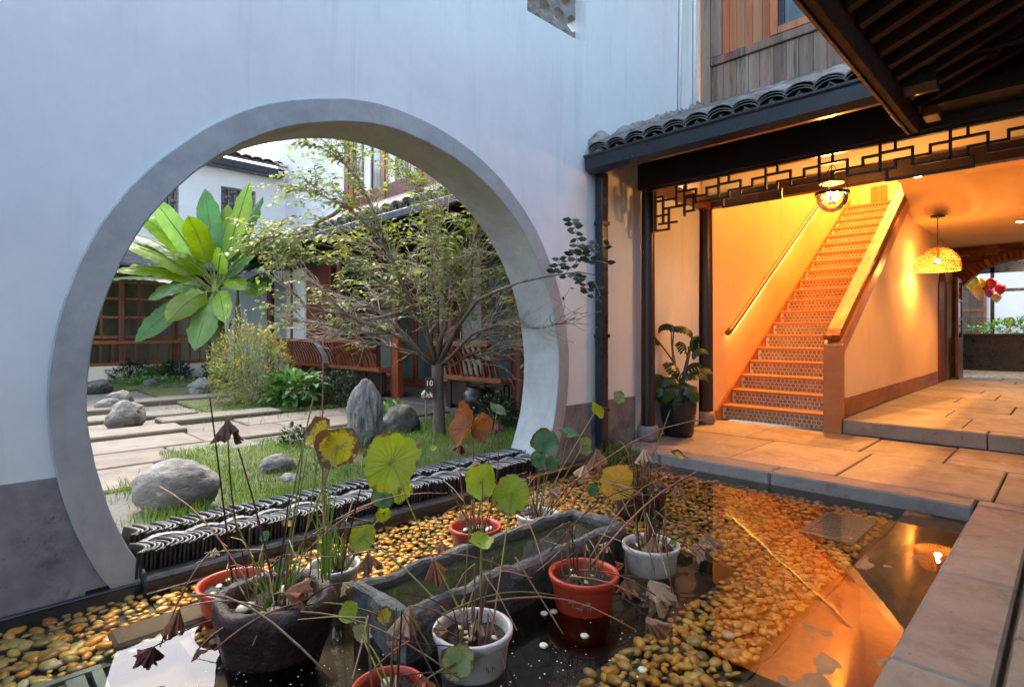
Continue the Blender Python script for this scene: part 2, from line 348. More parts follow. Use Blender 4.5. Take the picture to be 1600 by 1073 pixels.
def lotus(name, c, c2, thr=.62, transl=.4, edge=.9):
    m = mat(name, c, .5, .15, 2.2, fine=8, bump=.2, bscale=8, obj=True, transl=transl, rand=.12, stain=[(c2, 1.9, thr, thr+.12)])
    nt = m.node_tree; N = nt.nodes; L = nt.links
    bs = N['Principled BSDF']; src = bs.inputs['Base Color'].links[0].from_socket
    tc = N.new('ShaderNodeTexCoord'); sp = N.new('ShaderNodeSeparateXYZ'); L.new(tc.outputs['Object'], sp.inputs[0])
    def mth(op, a, b=None):
        n = N.new('ShaderNodeMath'); n.operation = op
        for i, x in enumerate((a, b)):
            if x is None: continue
            if hasattr(x, 'links'): L.new(x, n.inputs[i])
            else: n.inputs[i].default_value = x
        return n.outputs[0]
    ang = mth('ARCTAN2', sp.outputs[1], sp.outputs[0]); w = mth('ABSOLUTE', mth('SINE', mth('MULTIPLY', ang, 9.0)))
    rad = mth('SQRT', mth('ADD', mth('MULTIPLY', sp.outputs[0], sp.outputs[0]), mth('MULTIPLY', sp.outputs[1], sp.outputs[1])))
    vein = mth('LESS_THAN', w, mth('DIVIDE', .10, mth('ADD', rad, .25)))
    no = N.new('ShaderNodeTexNoise'); no.inputs['Scale'].default_value = 3; L.new(tc.outputs['Object'], no.inputs['Vector'])
    em = N.new('ShaderNodeMapRange'); L.new(mth('ADD', rad, mth('MULTIPLY', no.outputs['Fac'], 1.0)), em.inputs[0]); em.inputs[1].default_value = edge+.48; em.inputs[2].default_value = edge+.62
    def mixc(f, a, b):
        n = N.new('ShaderNodeMix'); n.data_type = 'RGBA'; L.new(f, n.inputs[0]); L.new(a, n.inputs[6]); n.inputs[7].default_value = (*b, 1); return n.outputs[2]
    col = mixc(mth('MULTIPLY', vein, .45), src, tuple(min(1, x*1.7+.04) for x in c))
    cm = N.new('ShaderNodeMapRange'); L.new(rad, cm.inputs[0]); cm.inputs[1].default_value = .16; cm.inputs[2].default_value = .0; cm.inputs[4].default_value = .5
    col = mixc(cm.outputs[0], col, (.5, .5, .25))
    col = mixc(em.outputs[0], col, (.13, .06, .02))
    for l in list(src.links): 
        if l.to_node.type in ('BSDF_PRINCIPLED', 'BSDF_TRANSLUCENT'): L.new(col, l.to_socket)
    return m
M_LG = lotus('lotus_green', (.30, .40, .02), (.38, .38, .02), edge=1.0)
M_LY = lotus('lotus_yellow', (.48, .42, .02), (.14, .06, .02), .56, edge=.72)
M_LA = lotus('lotus_amber', (.62, .36, .02), (.5, .2, .01))
M_LO = lotus('lotus_orange', (.34, .105, .02), (.14, .04, .01), .55, .3)
M_LT = lotus('lotus_teal', (.07, .20, .08), (.12, .26, .06))
M_LP = lotus('lotus_pale', (.25, .32, .12), (.2, .11, .04), .56)
M_LB = mat('lotus_withered', (.38, .18, .085), .7, .35, 10, fine=40, bump=.8, bscale=30, bdist=.02, obj=True, rand=.3, transl=.2)
M_LBP = mat('lotus_dry_pale', (.62, .40, .25), .7, .3, 10, fine=40, bump=.8, bscale=30, bdist=.02, obj=True, rand=.2, transl=.2)
M_LBD = mat('lotus_dry_dark', (.16, .06, .04), .7, .35, 10, fine=40, bump=.8, bscale=30, bdist=.02, obj=True, rand=.3, transl=.1)
M_GLASS = clear('glass', (.93, .95, .95), 1.45)
M_PANE = mat('window_glass', (.05, .065, .06), .08, .5, 1.5, fine=0, bump=.03, bscale=2, spec=.8)
M_PANEC = mat('curtained_glass', (.25, .26, .23), .15, .3, 2, fine=0, bump=.03, bscale=2, spec=.7, stretch=(6, 6, .3))
M_BRICK = mat('brick', (.17, .058, .032), .8, .3, 20, fine=60, bump=.4, bscale=60, rand=.4, obj=True)
M_MORT = mat('mortar', (.11, .075, .055), .9, .2, 20, fine=60, bump=.3, bscale=60)
M_BASEB = mat('baseboard', (.28, .085, .03), .4, .25, 4, fine=16, bump=.1, bscale=20, stretch=(.3, 1, 1))
M_BULB = emis('bulb', (1, .62, .25), 40)
M_BULBD = emis('downlight_lens', (1, .75, .45), 14)
M_LED = emis('led_strip', (1, .55, .15), .8)
M_RATTAN = mat('rattan', (.55, .33, .12), .6, .2, 20, fine=0, bump=0, transl=.3)
M_GRATE = mat('grey_grating', (.22, .30, .31), .5, .2, 6, fine=20, bump=.1, bscale=20)
M_CERAM = mat('hex_brick', (.25, .245, .22), .8, .25, 12, fine=40, bump=.4, bscale=40)
M_HEDGE = mat('hedge_leaf', (.13, .33, .03), .5, .2, 3, fine=0, bump=0, island=.4, transl=.3)
M_BLACKC = mat('black_counter', (.010, .010, .012), .3, .2, 3, fine=0, bump=0)
M_PALEF = mat('pale_floor', (.45, .47, .44), .3, .15, 3, fine=20, bump=.05, bscale=20)
WARM = (1.0, .385, .07)
def lamp(name, kind, loc, energy, col=WARM, parent=None, size=.05, rot=None, **k):
    l = bpy.data.lights.new(name, kind); l.energy = energy; l.color = col
    if kind == 'AREA': l.shape = 'RECTANGLE'; l.size = k.get('sx', 1); l.size_y = k.get('sy', .05)
    elif kind == 'SPOT': l.spot_size = k.get('cone', 1.2); l.spot_blend = .6; l.shadow_soft_size = size
    else: l.shadow_soft_size = size
    o = bpy.data.objects.new(name, l); COL.objects.link(o)
    if parent is not None: o.parent = parent; o.location = Vector(loc)-wloc(parent)
    else: o.location = loc
    if rot: o.rotation_euler = rot
    return o

# ================================================================== SETTING
WZ = -.09                                            # water level
struct(MB().add([(-150,-150,-.42), (150,-150,-.42), (150,150,-.42), (-150,150,-.42)], [(0,1,2,3)]).build('ground', M_EARTH))

# ---- pool
YW = 3.03                                            # front face of the gate wall
pool = struct(MB().box((-5, .3, -.40), (4.5, 3.1, -.22)).build('pool_floor', M_DEEP))
bed = MB()
bed.box((-5, .80, -.215), (4.33, 1.20, -.150)); bed.box((2.80, 1.203, -.215), (4.33, 2.99, -.151)); bed.box((.62, 2.32, -.214), (2.797, 2.99, -.152))
bed.box((-5, 2.18, -.213), (.27, 2.99, -.158)); bed.box((.273, 2.47, -.213), (.617, 2.99, -.158))
bed.build('pebble_bed', M_BED, pool)
lg = MB()
nx, ny = 150, 14
for i in range(nx+1):
    for j in range(ny+1):
        x = -2+6.33*i/nx; y = .42+.37*j/ny
        h = noise.fractal(Vector((x*2.3, y*3.6, 3.3)), .8, 2, 6)*.026 - .106
        if x < 2.4: h += .022*min(1, (2.4-x)/.4)*(1-.5*j/ny)
        lg.v.append((x, y, max(-.14, min(-.080, h)) if 0 < j < ny else -.2))
for i in range(nx):
    for j in range(ny):
        a = i*(ny+1)+j; lg.f.append([a, a+ny+1, a+ny+2, a+1]); lg.m.append(0)
lg.build('submerged_ledge', M_LEDGE, pool, smooth=True)
slab_pale = MB().box((.42, 2.50, -.156), (.98, 2.66, -.108), .012)
slab_pale.build('submerged_slab', M_GARD, pool)
MB().add([(-5, .40, WZ), (4.36, .40, WZ), (4.36, 3.05, WZ), (-5, 3.05, WZ)], [(0,1,2,3)]).build('water', M_WATER)
struct(bpy.data.objects['water'])
# pebbles: one low-poly egg mesh in three shapes, individually placed
def egg(name, seed, m):
    bm = bmesh.new(); bmesh.ops.create_icosphere(bm, subdivisions=2, radius=1)
    mb = MB()
    vs = []
    for v in bm.verts:
        n = 1+.16*noise.noise(v.co*1.1+Vector((seed, 0, 0)))
        vs.append((v.co.x*n, v.co.y*(.66+.1*seed/7)*n, v.co.z*.40*n))
    mb.add(vs, [[v.index for v in f.verts] for f in bm.faces]); bm.free()
    return mb, mb.mesh(name, m, True)
eggs = [egg('pebble', s*3.1, M_PEB) for s in range(3)]
eggs_g = [egg('pebble', s*3.1+20, M_PEBG)[1] for s in range(2)]
egg_p = egg('pebble', 44, M_PEBP)[1]
spots = []
def scatter(x0, x1, y0, y1, zt, step):
    x = x0
    row = 0
    while x < x1:
        y = y0 + (step*.5 if row % 2 else 0)
        while y < y1:
            spots.append((x+rnd(-.3, .3)*step, y+rnd(-.3, .3)*step, zt)); y += step
        x += step*.86; row += 1
scatter(.9, 4.30, .83, 1.19, -.150, .040)
scatter(2.83, 4.30, 1.22, 2.96, -.151, .043)
scatter(.64, 2.8, 2.34, 3.0, -.152, .042)
scatter(-.6, .62, 2.20, 3.0, -.158, .042)
def vis(p):
    d = Vector(p)-Vector((0, 0, CAM_Z)); f = d.dot(FW)
    if f < .3: return None
    return HX+d.dot(RT)/f*FPX, HY-d.z/f*FPX, f
near = []; rest = []
spots = [s for s in spots if not (.26 < s[0] < .64 and s[1] < 2.48)]
for s in spots:
    q = vis(s)
    if q is None or not (-40 < q[0] < 1640 and q[1] < 1110): continue
    if not (s[0] < 1.2 and s[1] < 1.2 and q[0] < 860): (near if True else rest).append((q[2], s))
near.sort(key=lambda a: a[0])
rest = near[292:]; near = near[:292]
# a share of the individually built pebbles lies along the left end of the pool
for k, (f, s) in enumerate(near):
    left = s[1] > 2.0
    me = random.choice(eggs_g if random.random() < (.6 if left else .12) else [e[1] for e in eggs])
    if random.random() < .05: me = egg_p
    r = (rnd(.013, .033) if random.random() < .8 else rnd(.009, .014))*(1.1 if left else 1)
    put('pebble', me, pool, (s[0], s[1], s[2]+r*.55+rnd(0, .012)), (rnd(-.3, .3), rnd(-.3, .3), rnd(0, 6.28)), (r*rnd(.9, 1.15), r, r*rnd(.9, 1.2)))
mass = MB()
for f, s in rest:
    e = random.choice(eggs)[0]
    r = rnd(.012, .030)
    Mx = Matrix.Translation((s[0], s[1], s[2]+r*.5+rnd(0, .008))) @ Matrix.Rotation(rnd(0, 6.28), 4, 'Z') @ Matrix.Rotation(rnd(-.3, .3), 4, 'X') @ Matrix.Diagonal((r*rnd(.9, 1.15), r, r, 1))
    mass.add([Mx @ Vector(v) for v in e.v], e.f)
mass.build('pebbles', M_PEBM, pool, smooth=True, kind='stuff')
# gratings on the pool bed
def grating(name, x0, y0, x1, y1, z, n, label, alongx=True):
    g = thing(name, ((x0+x1)/2, (y0+y1)/2, z), label, 'grate')
    fr = MB(); t = .03
    fr.box((x0, y0, z), (x1, y0+t, z+.02)); fr.box((x0, y1-t, z), (x1, y1, z+.02)); fr.box((x0, y0+t, z), (x0+t, y1-t, z+.019)); fr.box((x1-t, y0+t, z), (x1, y1-t, z+.019))
    fr.build('frame', M_GRATE, g)
    for i in range(n):
        if alongx:
            x = x0+t+(x1-x0-2*t)*(i+.5)/n; w = (x1-x0-2*t)/n*.30
            MB().box((x-w, y0+t, z), (x+w, y1-t, z+.017), .002).build('bar', M_GRATE, g)
        else:
            y = y0+t+(y1-y0-2*t)*(i+.5)/n; w = (y1-y0-2*t)/n*.28
            MB().box((x0+t, y-w, z), (x1-t, y+w, z+.017), .002).build('bar', M_GRATE, g)
    return g
grating('drain_grate', -.42, 2.10, .36, 2.40, -.125, 8, 'blue grey slotted drain grate lying among the pebbles below the gate wall')
grating('drain_grate', 3.50, .86, 4.02, 1.14, -.132, 11, 'long barred drain grate under the water near the platform corner')

# ---- stone slabs
def slab(parent, x0, y0, x1, y1, z0, z1, m, name='slab', ch=.008, j=.004):
    x0 += j; y0 += j; x1 -= j; y1 -= j
    dz = rnd(-.004, .004)
    return MB().box((x0, y0, z0), (x1, y1, z1+dz), ch).build(name, m, parent)
plat = struct(MB().box((4.40, -4.5, -.40), (6.55, 3.36, -.045)).build('platform', M_KERB))
ys = [2.97, 2.55, 1.62, .43]
for a, b in zip(ys[1:], ys[:-1]): slab(plat, 4.335, a, 4.56, b, -.40, 0, M_KERB, 'kerb_stone', .012)
for (x0, x1, yy) in ((4.56, 5.62, [3.30, 2.86, 2.05, 1.24, .36, -.7, -1.8, -3]), (5.62, 6.50, [3.30, 3.0, 2.35, 1.35, .75, -.4, -1.4, -3])):
    for a, b in zip(yy[1:], yy[:-1]): slab(plat, x0, a, x1, b, -.04, 0, M_STONE)
for a, b in ((.43, -.2), (-.2, -1.2), (-1.2, -3)): slab(plat, 4.42, b, 4.56, a, -.04, 0, M_STONE)
walk = struct(MB().box((-5, -4.5, -.40), (4.40, .415, -.045)).build('walkway', M_KERB))
xs = [4.418, 3.98, 3.08, 2.15, 1.22, .3, -.7, -1.8]
for a, b in zip(xs[1:], xs[:-1]): slab(walk, a, .165, b, .43, -.40, 0, M_KERB, 'kerb_stone', .010)
xs2 = [4.418, 3.5, 2.6, 1.6, .7, -.4, -1.6]
for a, b in zip(xs2[1:], xs2[:-1]):
    slab(walk, a, -.55, b, .15, -.04, 0, M_KERB)
    slab(walk, a+.3, -1.5, min(4.418, b+.3), -.55, -.04, 0, M_KERB)
corr = struct(MB().box((6.56, -4.5, -.04), (14.45, 1.72, .105)).build('corridor_floor', M_STONE))
for a, b in ((1.70, .55), (.55, -.9), (-.9, -3)): slab(corr, 6.50, b, 6.68, a, .001, .15, M_KERB, 'kerb_stone', .01)
x = 6.68; r_ = 0
while x < 14.4:
    w = [.82, .66, .9, .74][r_ % 4]; y = 1.72; k = 0
    cuts = [1.72, [.75, .98, .5, 1.1][r_ % 4], [-.15, .1, -.4, .2][r_ % 4], -1.2, -2.4]
    for a, b in zip(cuts[1:], cuts[:-1]): slab(corr, x, a, min(x+w, 14.44), b, .105, .15, M_STONE, 'slab', .006)
    x += w; r_ += 1
struct(MB().box((14.45, -4, -.1), (21, 6, .145)).build('far_room_floor', M_PALEF))

# ---- garden ground, paving, gravel, turf
gard = struct(MB().box((-14, 3.39, -.41), (6.05, 14.4, -.03)).build('garden_ground', M_GRAVEL))
def gslab(x0, y0, x1, y1, z=.0):
    o = slab(gard, x0, y0, x1, y1, -.06, z, M_GARD, 'paving_slab', .014, .007)
    return o
yy = 4.55; rr = 0
for w in (.72, .62, .70, .66, .74, .7):
    x = -1.6 + [0, .4, .15, .55, .3, .1][rr]; 
    xe = 2.05 if yy < 5.5 else (2.9 if yy > 7.1 else 4.84)
    while x < xe:
        L_ = rnd(.85, 1.5); gslab(x, yy, min(x+L_, xe), yy+w, rnd(-.008, .006)); x += L_
    yy += w; rr += 1
for (x0, y0, x1, y1, z) in ((.55, 7.85, 2.2, 8.35, .045), (1.65, 7.2, 3.0, 7.62, .05), (1.75, 9.5, 3.3, 10.0, .05), (.3, 9.0, 1.7, 9.5, .035), (-.6, 6.6, 1.75, 7.1, .045)):
    gslab(x0, y0, x1, y1, z)
for k in range(8): gslab(3.4+k*.0, 5.9, 3.4, 5.9) if False else None
turf = MB()
tx0, tx1, ty0, ty1 = 1.15, 4.75, 3.42, 5.50
for i in range(37):
    for j in range(23):
        x = tx0+(tx1-tx0)*i/36; y = ty0+(ty1-ty0)*j/22
        e = min(i, 36-i, j, 22-j)
        x += .10*noise.noise(Vector((x*2, y*2, 0))); 
        z = -.02+.05*min(1, e/3)+.02*noise.noise(Vector((x*1.5, y*1.5, 5)))
        turf.v.append((x, max(3.40, y), z if e else -.05))
for i in range(36):
    for j in range(22):
        a = i*23+j; turf.f.append([a, a+23, a+24, a+1]); turf.m.append(0)
turf = turf.build('lawn', M_TURF, smooth=True); struct(turf)
beds = MB()
beds.box((2.35, 7.45, -.06), (4.84, 12.0, .02), .02); beds.box((-4, 12.2, -.06), (4.6, 14.38, .035), .03)
struct(beds.build('planting_bed', M_TURF))
def blades(n, fn, h, w, name, label, m=M_GRASS, lean=.6):
    g = MB()
    for _ in range(n):
        x, y, z, s = fn(); a = rnd(0, 2*pi); hh = h*s*rnd(.5, 1.2); b = rnd(0, 2*pi)
        dx, dy = cos(a)*w, sin(a)*w; lx, ly = cos(b)*hh*lean*rnd(.2, 1), sin(b)*hh*lean*rnd(.2, 1)
        g.add([(x-dx, y-dy, z), (x+dx, y+dy, z), (x+dx*.7+lx*.4, y+dy*.7+ly*.4, z+hh*.6), (x-dx*.7+lx*.4, y-dy*.7+ly*.4, z+hh*.6), (x+lx, y+ly, z+hh)],
              [(0,1,2,3), (3,2,4)])
    o = g.build(name, m); tag(o, label, 'grass', kind='stuff'); return o
def lawn_pt():
    while True:
        x = rnd(tx0+.05, tx1-.1); y = rnd(ty0, ty1-.05)
        if noise.noise(Vector((x*1.6, y*1.6, 9))) > -.28 - .3*(x > 2): return x, y, .02, 1
blades(17000, lawn_pt, .058, .0026, 'grass', 'fine green grass growing round the tree foot behind the tile curb')
def tuft_pt():
    c = random.choice([(1.0, 3.9), (.95, 4.35), (1.5, 3.6), (.9, 3.55), (3.6, 8.0), (2.6, 8.2), (2.4, 7.6), (3.2, 7.5), (0, 12.3), (1.5, 12.4), (2.8, 12.4)])
    s = .12 if c[1] < 5 else .45
    return random.gauss(c[0], s), random.gauss(c[1], s), 0, .9
blades(3500, tuft_pt, .085, .003, 'grass', 'sparse grass tufts at the edges of the garden gravel and beds')

# ================================================================== GATE WALL
CX, CZ, RO, RI = 1.970, .755, 1.70, 1.565
wall = thing('moon_gate_wall', (CX, YW, -.3), 'pale blue white wall pierced by a large round moon gate beside the pool', 'wall')
def arc(r, z0, n=72, z1=None):
    a0 = math.asin(max(-1, min(1, (z0-CZ)/r))); pts = []
    for i in range(n+1):
        t = (pi-a0) + (a0-(pi-a0))*i/n
        pts.append((CX+cos(t)*r, CZ+sin(t)*r))
    return pts
XE, XW, ZT = 6.02, -7.0, 7.0
outer = [(XW, -.3)]+arc(1.62, -.3)+[(XE, -.3), (XE, ZT), (XW, ZT)]
win = [(3.18, 3.57), (3.93, 3.57), (3.93, 4.9), (3.18, 4.9)]
filled([outer, win], YW, 3.38).build('plaster', M_WALL, wall)
# plinth either side of the ring
aL = [(x, z) for x, z in arc(1.62, -.3) if z <= .43 and x < CX]
filled([[(XW, -.3)]+aL+[(aL[-1][0], .44), (XW, .44)]], YW-.008, YW+.05).build('plinth', M_PLINTH, wall)
aR = [(x, z) for x, z in arc(1.62, -.3) if z <= .43 and x > CX]
filled([[(aR[0][0], .43)]+aR+[(4.70, -.3), (4.70, .43)]], YW-.008, YW+.05).build('plinth', M_PLINTH, wall)
ring = MB(); n = 120; a0 = math.asin((-.3-CZ)/RO)
prof = [(RI+.006, YW-.022), (RO-.006, YW-.022), (RO, YW-.016), (RO, 3.405), (RI, 3.405), (RI, YW-.016)]
for i in range(n+1):
    t = (pi-a0)+(a0-(pi-a0))*i/n
    for r, y in prof:
        w = .007*noise.noise(Vector((t*4, r*4, y)))+.0025*noise.noise(Vector((t*23, r*9, y)))
        ring.v.append((CX+cos(t)*(r+w), y, CZ+sin(t)*(r+w)))
k = len(prof)
for i in range(n):
    for j in range(k): ring.f.append([i*k+j, (i+1)*k+j, (i+1)*k+(j+1) % k, i*k+(j+1) % k]); ring.m.append(0)
ring.build('ring', M_RING, wall)
led = MB().box((-7, 2.99, -.35), (.60, YW-.01, -.084), .004); led.box((.60, 2.93, -.35), (3.9, YW-.004, -.052), .012)
led.build('base_ledge', mat('wet_ledge', (.03, .032, .032), .35, .4, 5, fine=30, bump=.5, bscale=30), wall)
# hexagon block window
hx = thing('hexagon_window_grille', (3.55, 3.2, 3.57), 'grey hexagon block grille set high in the blue white wall', 'grille')
def hexblock():
    mb = MB(); R, r, d = .105, .076, .09
    vs = []
    for rr_, y in ((R, 0), (r, .0), (r*.9, d), (R, d)):
        for k_ in range(6):
            t = pi/6+k_*pi/3; vs.append((cos(t)*rr_, y, sin(t)*rr_))
    fs = []
    for ring_ in range(3):
        for k_ in range(6): fs.append((ring_*6+k_, ring_*6+(k_+1) % 6, (ring_+1)*6+(k_+1) % 6, (ring_+1)*6+k_))
    for k_ in range(6): fs.append((18+k_, 18+(k_+1) % 6, (k_+1) % 6, k_))
    return mb.add(vs, fs)
hm = hexblock().mesh('block', M_CERAM)
for i in range(5):
    for j in range(8):
        put('block', hm, hx, (3.25+i*.182+(.091 if j % 2 else 0), 3.15, 3.63+j*.158), (rnd(-.03, .03), rnd(-.03, .03), rnd(-.03, .03)))
MB().box((3.18, 3.145, 3.571), (3.925, 3.25, 3.60)).build('frame', M_CERAM, hx)
# thin white conduits
for (xa, xb, lab) in ((5.52, 5.62, 'slanting thin white conduit on the wall above the mossy roof edge'), (5.86, 5.88, 'upright thin white conduit beside the timber wall corner')):
    c = MB().tube([(xb, YW-.03, 6.6), ((xa+xb)/2, YW-.03, 5), (xa, YW-.03, 3.40)], .016, 8).build('conduit', M_PIPEW, smooth=True)
    tag(c, lab, 'pipe')
# dripping hairline marks and nails are left to the material

# ---- tile curb in the gate
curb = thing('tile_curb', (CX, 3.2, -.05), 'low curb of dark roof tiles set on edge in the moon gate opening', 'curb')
def edge_tile(h, w=.155, bul=.048, th=.0085):
    mb = MB(); n_ = 7
    for side in (0, 1):
        for i in range(n_+1):
            u = -1+2*i/n_; x = bul*(1-u*u)-bul*.5+(th if side else 0)
            for z in (0, h-.006, h): mb.v.append((x+(.002 if z == h and not side else (-.002 if z == h else 0)), u*w/2, z))
    def I(s, i, k_): return s*(n_+1)*3+i*3+k_
    for i in range(n_):
        for k_ in (0, 1):
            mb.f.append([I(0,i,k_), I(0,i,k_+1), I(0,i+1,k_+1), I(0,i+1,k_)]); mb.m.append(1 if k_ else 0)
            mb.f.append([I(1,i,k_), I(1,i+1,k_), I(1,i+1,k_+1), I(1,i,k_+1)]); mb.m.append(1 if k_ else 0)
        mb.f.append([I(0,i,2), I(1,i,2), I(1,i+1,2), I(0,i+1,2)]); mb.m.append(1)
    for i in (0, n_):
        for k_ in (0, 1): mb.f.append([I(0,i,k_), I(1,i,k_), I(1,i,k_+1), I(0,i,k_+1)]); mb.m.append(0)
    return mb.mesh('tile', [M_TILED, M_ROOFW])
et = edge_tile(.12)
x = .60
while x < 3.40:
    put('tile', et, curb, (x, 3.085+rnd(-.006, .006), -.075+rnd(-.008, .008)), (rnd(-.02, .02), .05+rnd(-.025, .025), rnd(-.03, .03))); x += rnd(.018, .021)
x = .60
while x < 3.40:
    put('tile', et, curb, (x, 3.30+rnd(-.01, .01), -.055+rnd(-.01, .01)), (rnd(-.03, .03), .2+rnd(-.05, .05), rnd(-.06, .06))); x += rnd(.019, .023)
MB().box((.4, 3.02, -.35), (3.6, 3.39, -.07)).build('footing', M_DEEP, curb)
x = .62
while x < 3.35:
    m_ = MB(); L_ = rnd(.17, .24)
    pts = [(x+L_*i/6, 3.19+.012*sin(i/6*pi), .030+.022*sin(i/6*pi)) for i in range(7)]
    for a, p in enumerate(pts):
        for dy in (-.022, .022): m_.v.append((p[0], p[1]+dy, p[2])); m_.v.append((p[0], p[1]+dy, p[2]-.014))
    for a in range(6):
        b = a*4; m_.f += [[b, b+4, b+6, b+2], [b+1, b+3, b+7, b+5], [b, b+1, b+5, b+4], [b+2, b+6, b+7, b+3]]; m_.m += [0]*4
    m_.build('ridge_tile', M_ROOFW, curb); x += L_*.86

# ================================================================== HALL WITH STAIRS (right)
hall = thing('timber_hall', (6.3, .5, 0), 'two storey timber hall with tiled eave, dark lattice and warm lit passage', 'building')
YS = 3.07                                              # stair wall
# walls
w = MB()
w.box((4.70, 3.33, -.05), (6.16, 3.45, 2.95)); w.build('niche_wall', M_WARM, hall)
MB().box((6.10, YS, -.05), (6.22, 3.33, 2.95)).build('niche_return', M_WARM, hall)
MB().box((4.70, 3.315, 0), (6.10, 3.329, .20)).build('niche_plinth', M_PLINTH, hall)
filled([[(6.22, -.05), (13.2, -.05), (13.2, 6.0), (6.22, 6.0)]], YS, 3.32).build('stair_wall', M_WARM, hall)
MB().box((13.0, 1.72, 2.9), (13.2, YS-.002, 6.0)).build('landing_wall', M_WARM, hall)
MB().box((6.2, 1.5, 5.9), (13.2, 3.06, 6.0)).build('stair_ceiling', M_WARM, hall)
MB().box((6.2, 1.60, 3.27), (13.2, 1.72, 5.9)).build('upper_partition', M_WARM, hall)
cl = filled([[(6.245, 3.15), (9.5, 3.15), (10.25, 2.75), (14.3, 2.75), (14.3, 2.86), (10.3, 2.86), (9.55, 3.26), (6.245, 3.26)]], -4, 1.744); cl.build('corridor_ceiling', M_WARM, hall)
MB().box((4.80, -4, 2.95), (6.05, 3.32, 3.0)).build('bay_ceiling', M_WARM, hall)
MB().box((6.16, -4, 2.60), (6.24, 3.06, 3.27)).build('bay_wall_band', M_CREAM, hall)
MB().box((6.6, -4.2, -.05), (14.3, -4.0, 2.75)).build('corridor_far_wall', M_WARM, hall)
# columns
def column(x, y, r, h, br, name='column'):
    c = MB().lathe([(r*1.02, .14), (r*1.03, .6), (r, h*.6), (r*.94, h)], (x, y, 0), 20, wob=.03).build(name, M_DARKW, hall, smooth=True)
    MB().lathe([(0, 0), (br*.86, 0), (br, .04), (br*1.02, .10), (br*.9, .145), (0, .15)], (x, y, 0), 20, wob=.04).build('column_base', M_KERB, c, smooth=True)
column(4.78, 2.93, .065, 2.75, .105)
column(6.12, 2.99, .075, 2.5, .10)
column(4.78, -.9, .075, 2.75, .11)
# beams
MB().box((4.70, -4, 2.43), (4.84, 3.0, 2.93), .006).build('eave_beam', M_DARKW, hall)
MB().box((6.05, -4, 2.455), (6.16, 3.06, 2.60), .006).build('cross_beam', M_DARKW, hall)
MB().box((4.84, 2.90, 2.44), (6.05, 3.0, 2.56), .006).build('tie_beam', M_REDW, hall)
for k, (a, z0, z1) in enumerate(((.06, 2.16, 2.24), (.12, 2.24, 2.32), (.20, 2.32, 2.40), (.28, 2.40, 2.455))):
    MB().box((6.095-a*1.6, 3.09, z0), (6.097, 3.27, z1), .012).build('corbel_step', M_EAVE, hall)
# lattice
lat = MB().box((4.745, -3.6, 2.412), (4.79, 2.86, 2.433), .003).build('lattice_rail', M_DARKW, hall)
def lbar(y0, z0, y1, z1, t=.0085):
    a = MB()
    if abs(y1-y0) > abs(z1-z0): a.box((4.755, min(y0, y1)-t, z0-t), (4.785, max(y0, y1)+t, z0+t), .002)
    else: a.box((4.756, y0-t, min(z0, z1)), (4.784, y0+t, max(z0, z1)), .002)
    a.build('lattice_bar', M_DARKW, lat)
U = .405; T = 2.415; y = 2.62; u = 0
while y > -2.6:
    Y = lambda t: y - t*U
    lbar(Y(0), T-.19, Y(0), T)
    lbar(Y(0), T-.065, Y(.48), T-.065); lbar(Y(.48), T-.19, Y(.48), T-.065)
    lbar(Y(.23), T-.065, Y(.23), T)
    lbar(Y(.23), T-.135, Y(.73), T-.135); lbar(Y(.23), T-.20, Y(.23), T-.135)
    lbar(Y(.73), T-.135, Y(.73), T-.075); lbar(Y(.73), T-.075, Y(1), T-.075)
    lbar(Y(0), T-.19, Y(.23), T-.19); lbar(Y(.48), T-.19, Y(1), T-.19)
    if u % 3 == 1:
        lbar(Y(.1), T-.27, Y(1.3), T-.27); lbar(Y(.1), T-.27, Y(.1), T-.19); lbar(Y(1.3), T-.27, Y(1.3), T-.19)
    y -= U; u += 1
for a in ((2.62, 2.30, 2.84, 2.30), (2.70, 2.16, 2.84, 2.16), (2.54, 2.22, 2.76, 2.22), (2.62, 2.08, 2.80, 2.08), (2.70, 2.02, 2.84, 2.02)): lbar(*a)
for a in ((2.84, 2.02, 2.84, 2.40), (2.76, 2.08, 2.76, 2.34), (2.70, 2.02, 2.70, 2.22), (2.54, 2.12, 2.54, 2.40), (2.45, 2.16, 2.45, 2.30)): lbar(*a)
lbar(2.76, 2.34, 2.84, 2.34); lbar(2.45, 2.16, 2.54, 2.16); lbar(2.45, 2.30, 2.54, 2.30)
# eave: rafters, boards, gutter, drainpipe
def slope(x): return 2.60+(x-3.98)*.44
y = 2.92
while y > -1.4:
    q = MB()
    for dy in (-.022, .022):
        for (x, z) in ((4.02, slope(4.02)-.075), (4.72, slope(4.72)-.075), (4.72, slope(4.72)-.03), (4.02, slope(4.02)-.03)): q.v.append((x, y+dy, z))
    q.f = [[0,1,2,3], [7,6,5,4], [0,4,5,1], [3,2,6,7], [1,5,6,2], [0,3,7,4]]; q.m = [0]*6
    q.build('rafter', M_EAVE, hall); y -= .20
q = MB(); q.add([(3.97, 3.01, slope(3.97)-.03), (3.97, -4, slope(3.97)-.03), (6.04, -4, slope(6.04)-.03), (6.04, 3.01, slope(6.04)-.03),
                 (3.97, 3.01, slope(3.97)-.005), (3.97, -4, slope(3.97)-.005), (6.04, -4, slope(6.04)-.005), (6.04, 3.01, slope(6.04)-.005)],
                [(0,1,2,3), (7,6,5,4), (0,4,5,1), (1,5,6,2), (2,6,7,3), (3,7,4,0)]); q.build('roof_deck', M_EAVE, hall)
gut = MB()
gp = [(4.02, 2.555), (4.02, 2.44), (3.95, 2.43), (3.885, 2.46), (3.875, 2.55), (3.86, 2.565), (3.86, 2.58), (3.882, 2.58), (3.895, 2.55), (3.90, 2.47), (3.955, 2.445), (4.005, 2.455), (4.005, 2.555)]
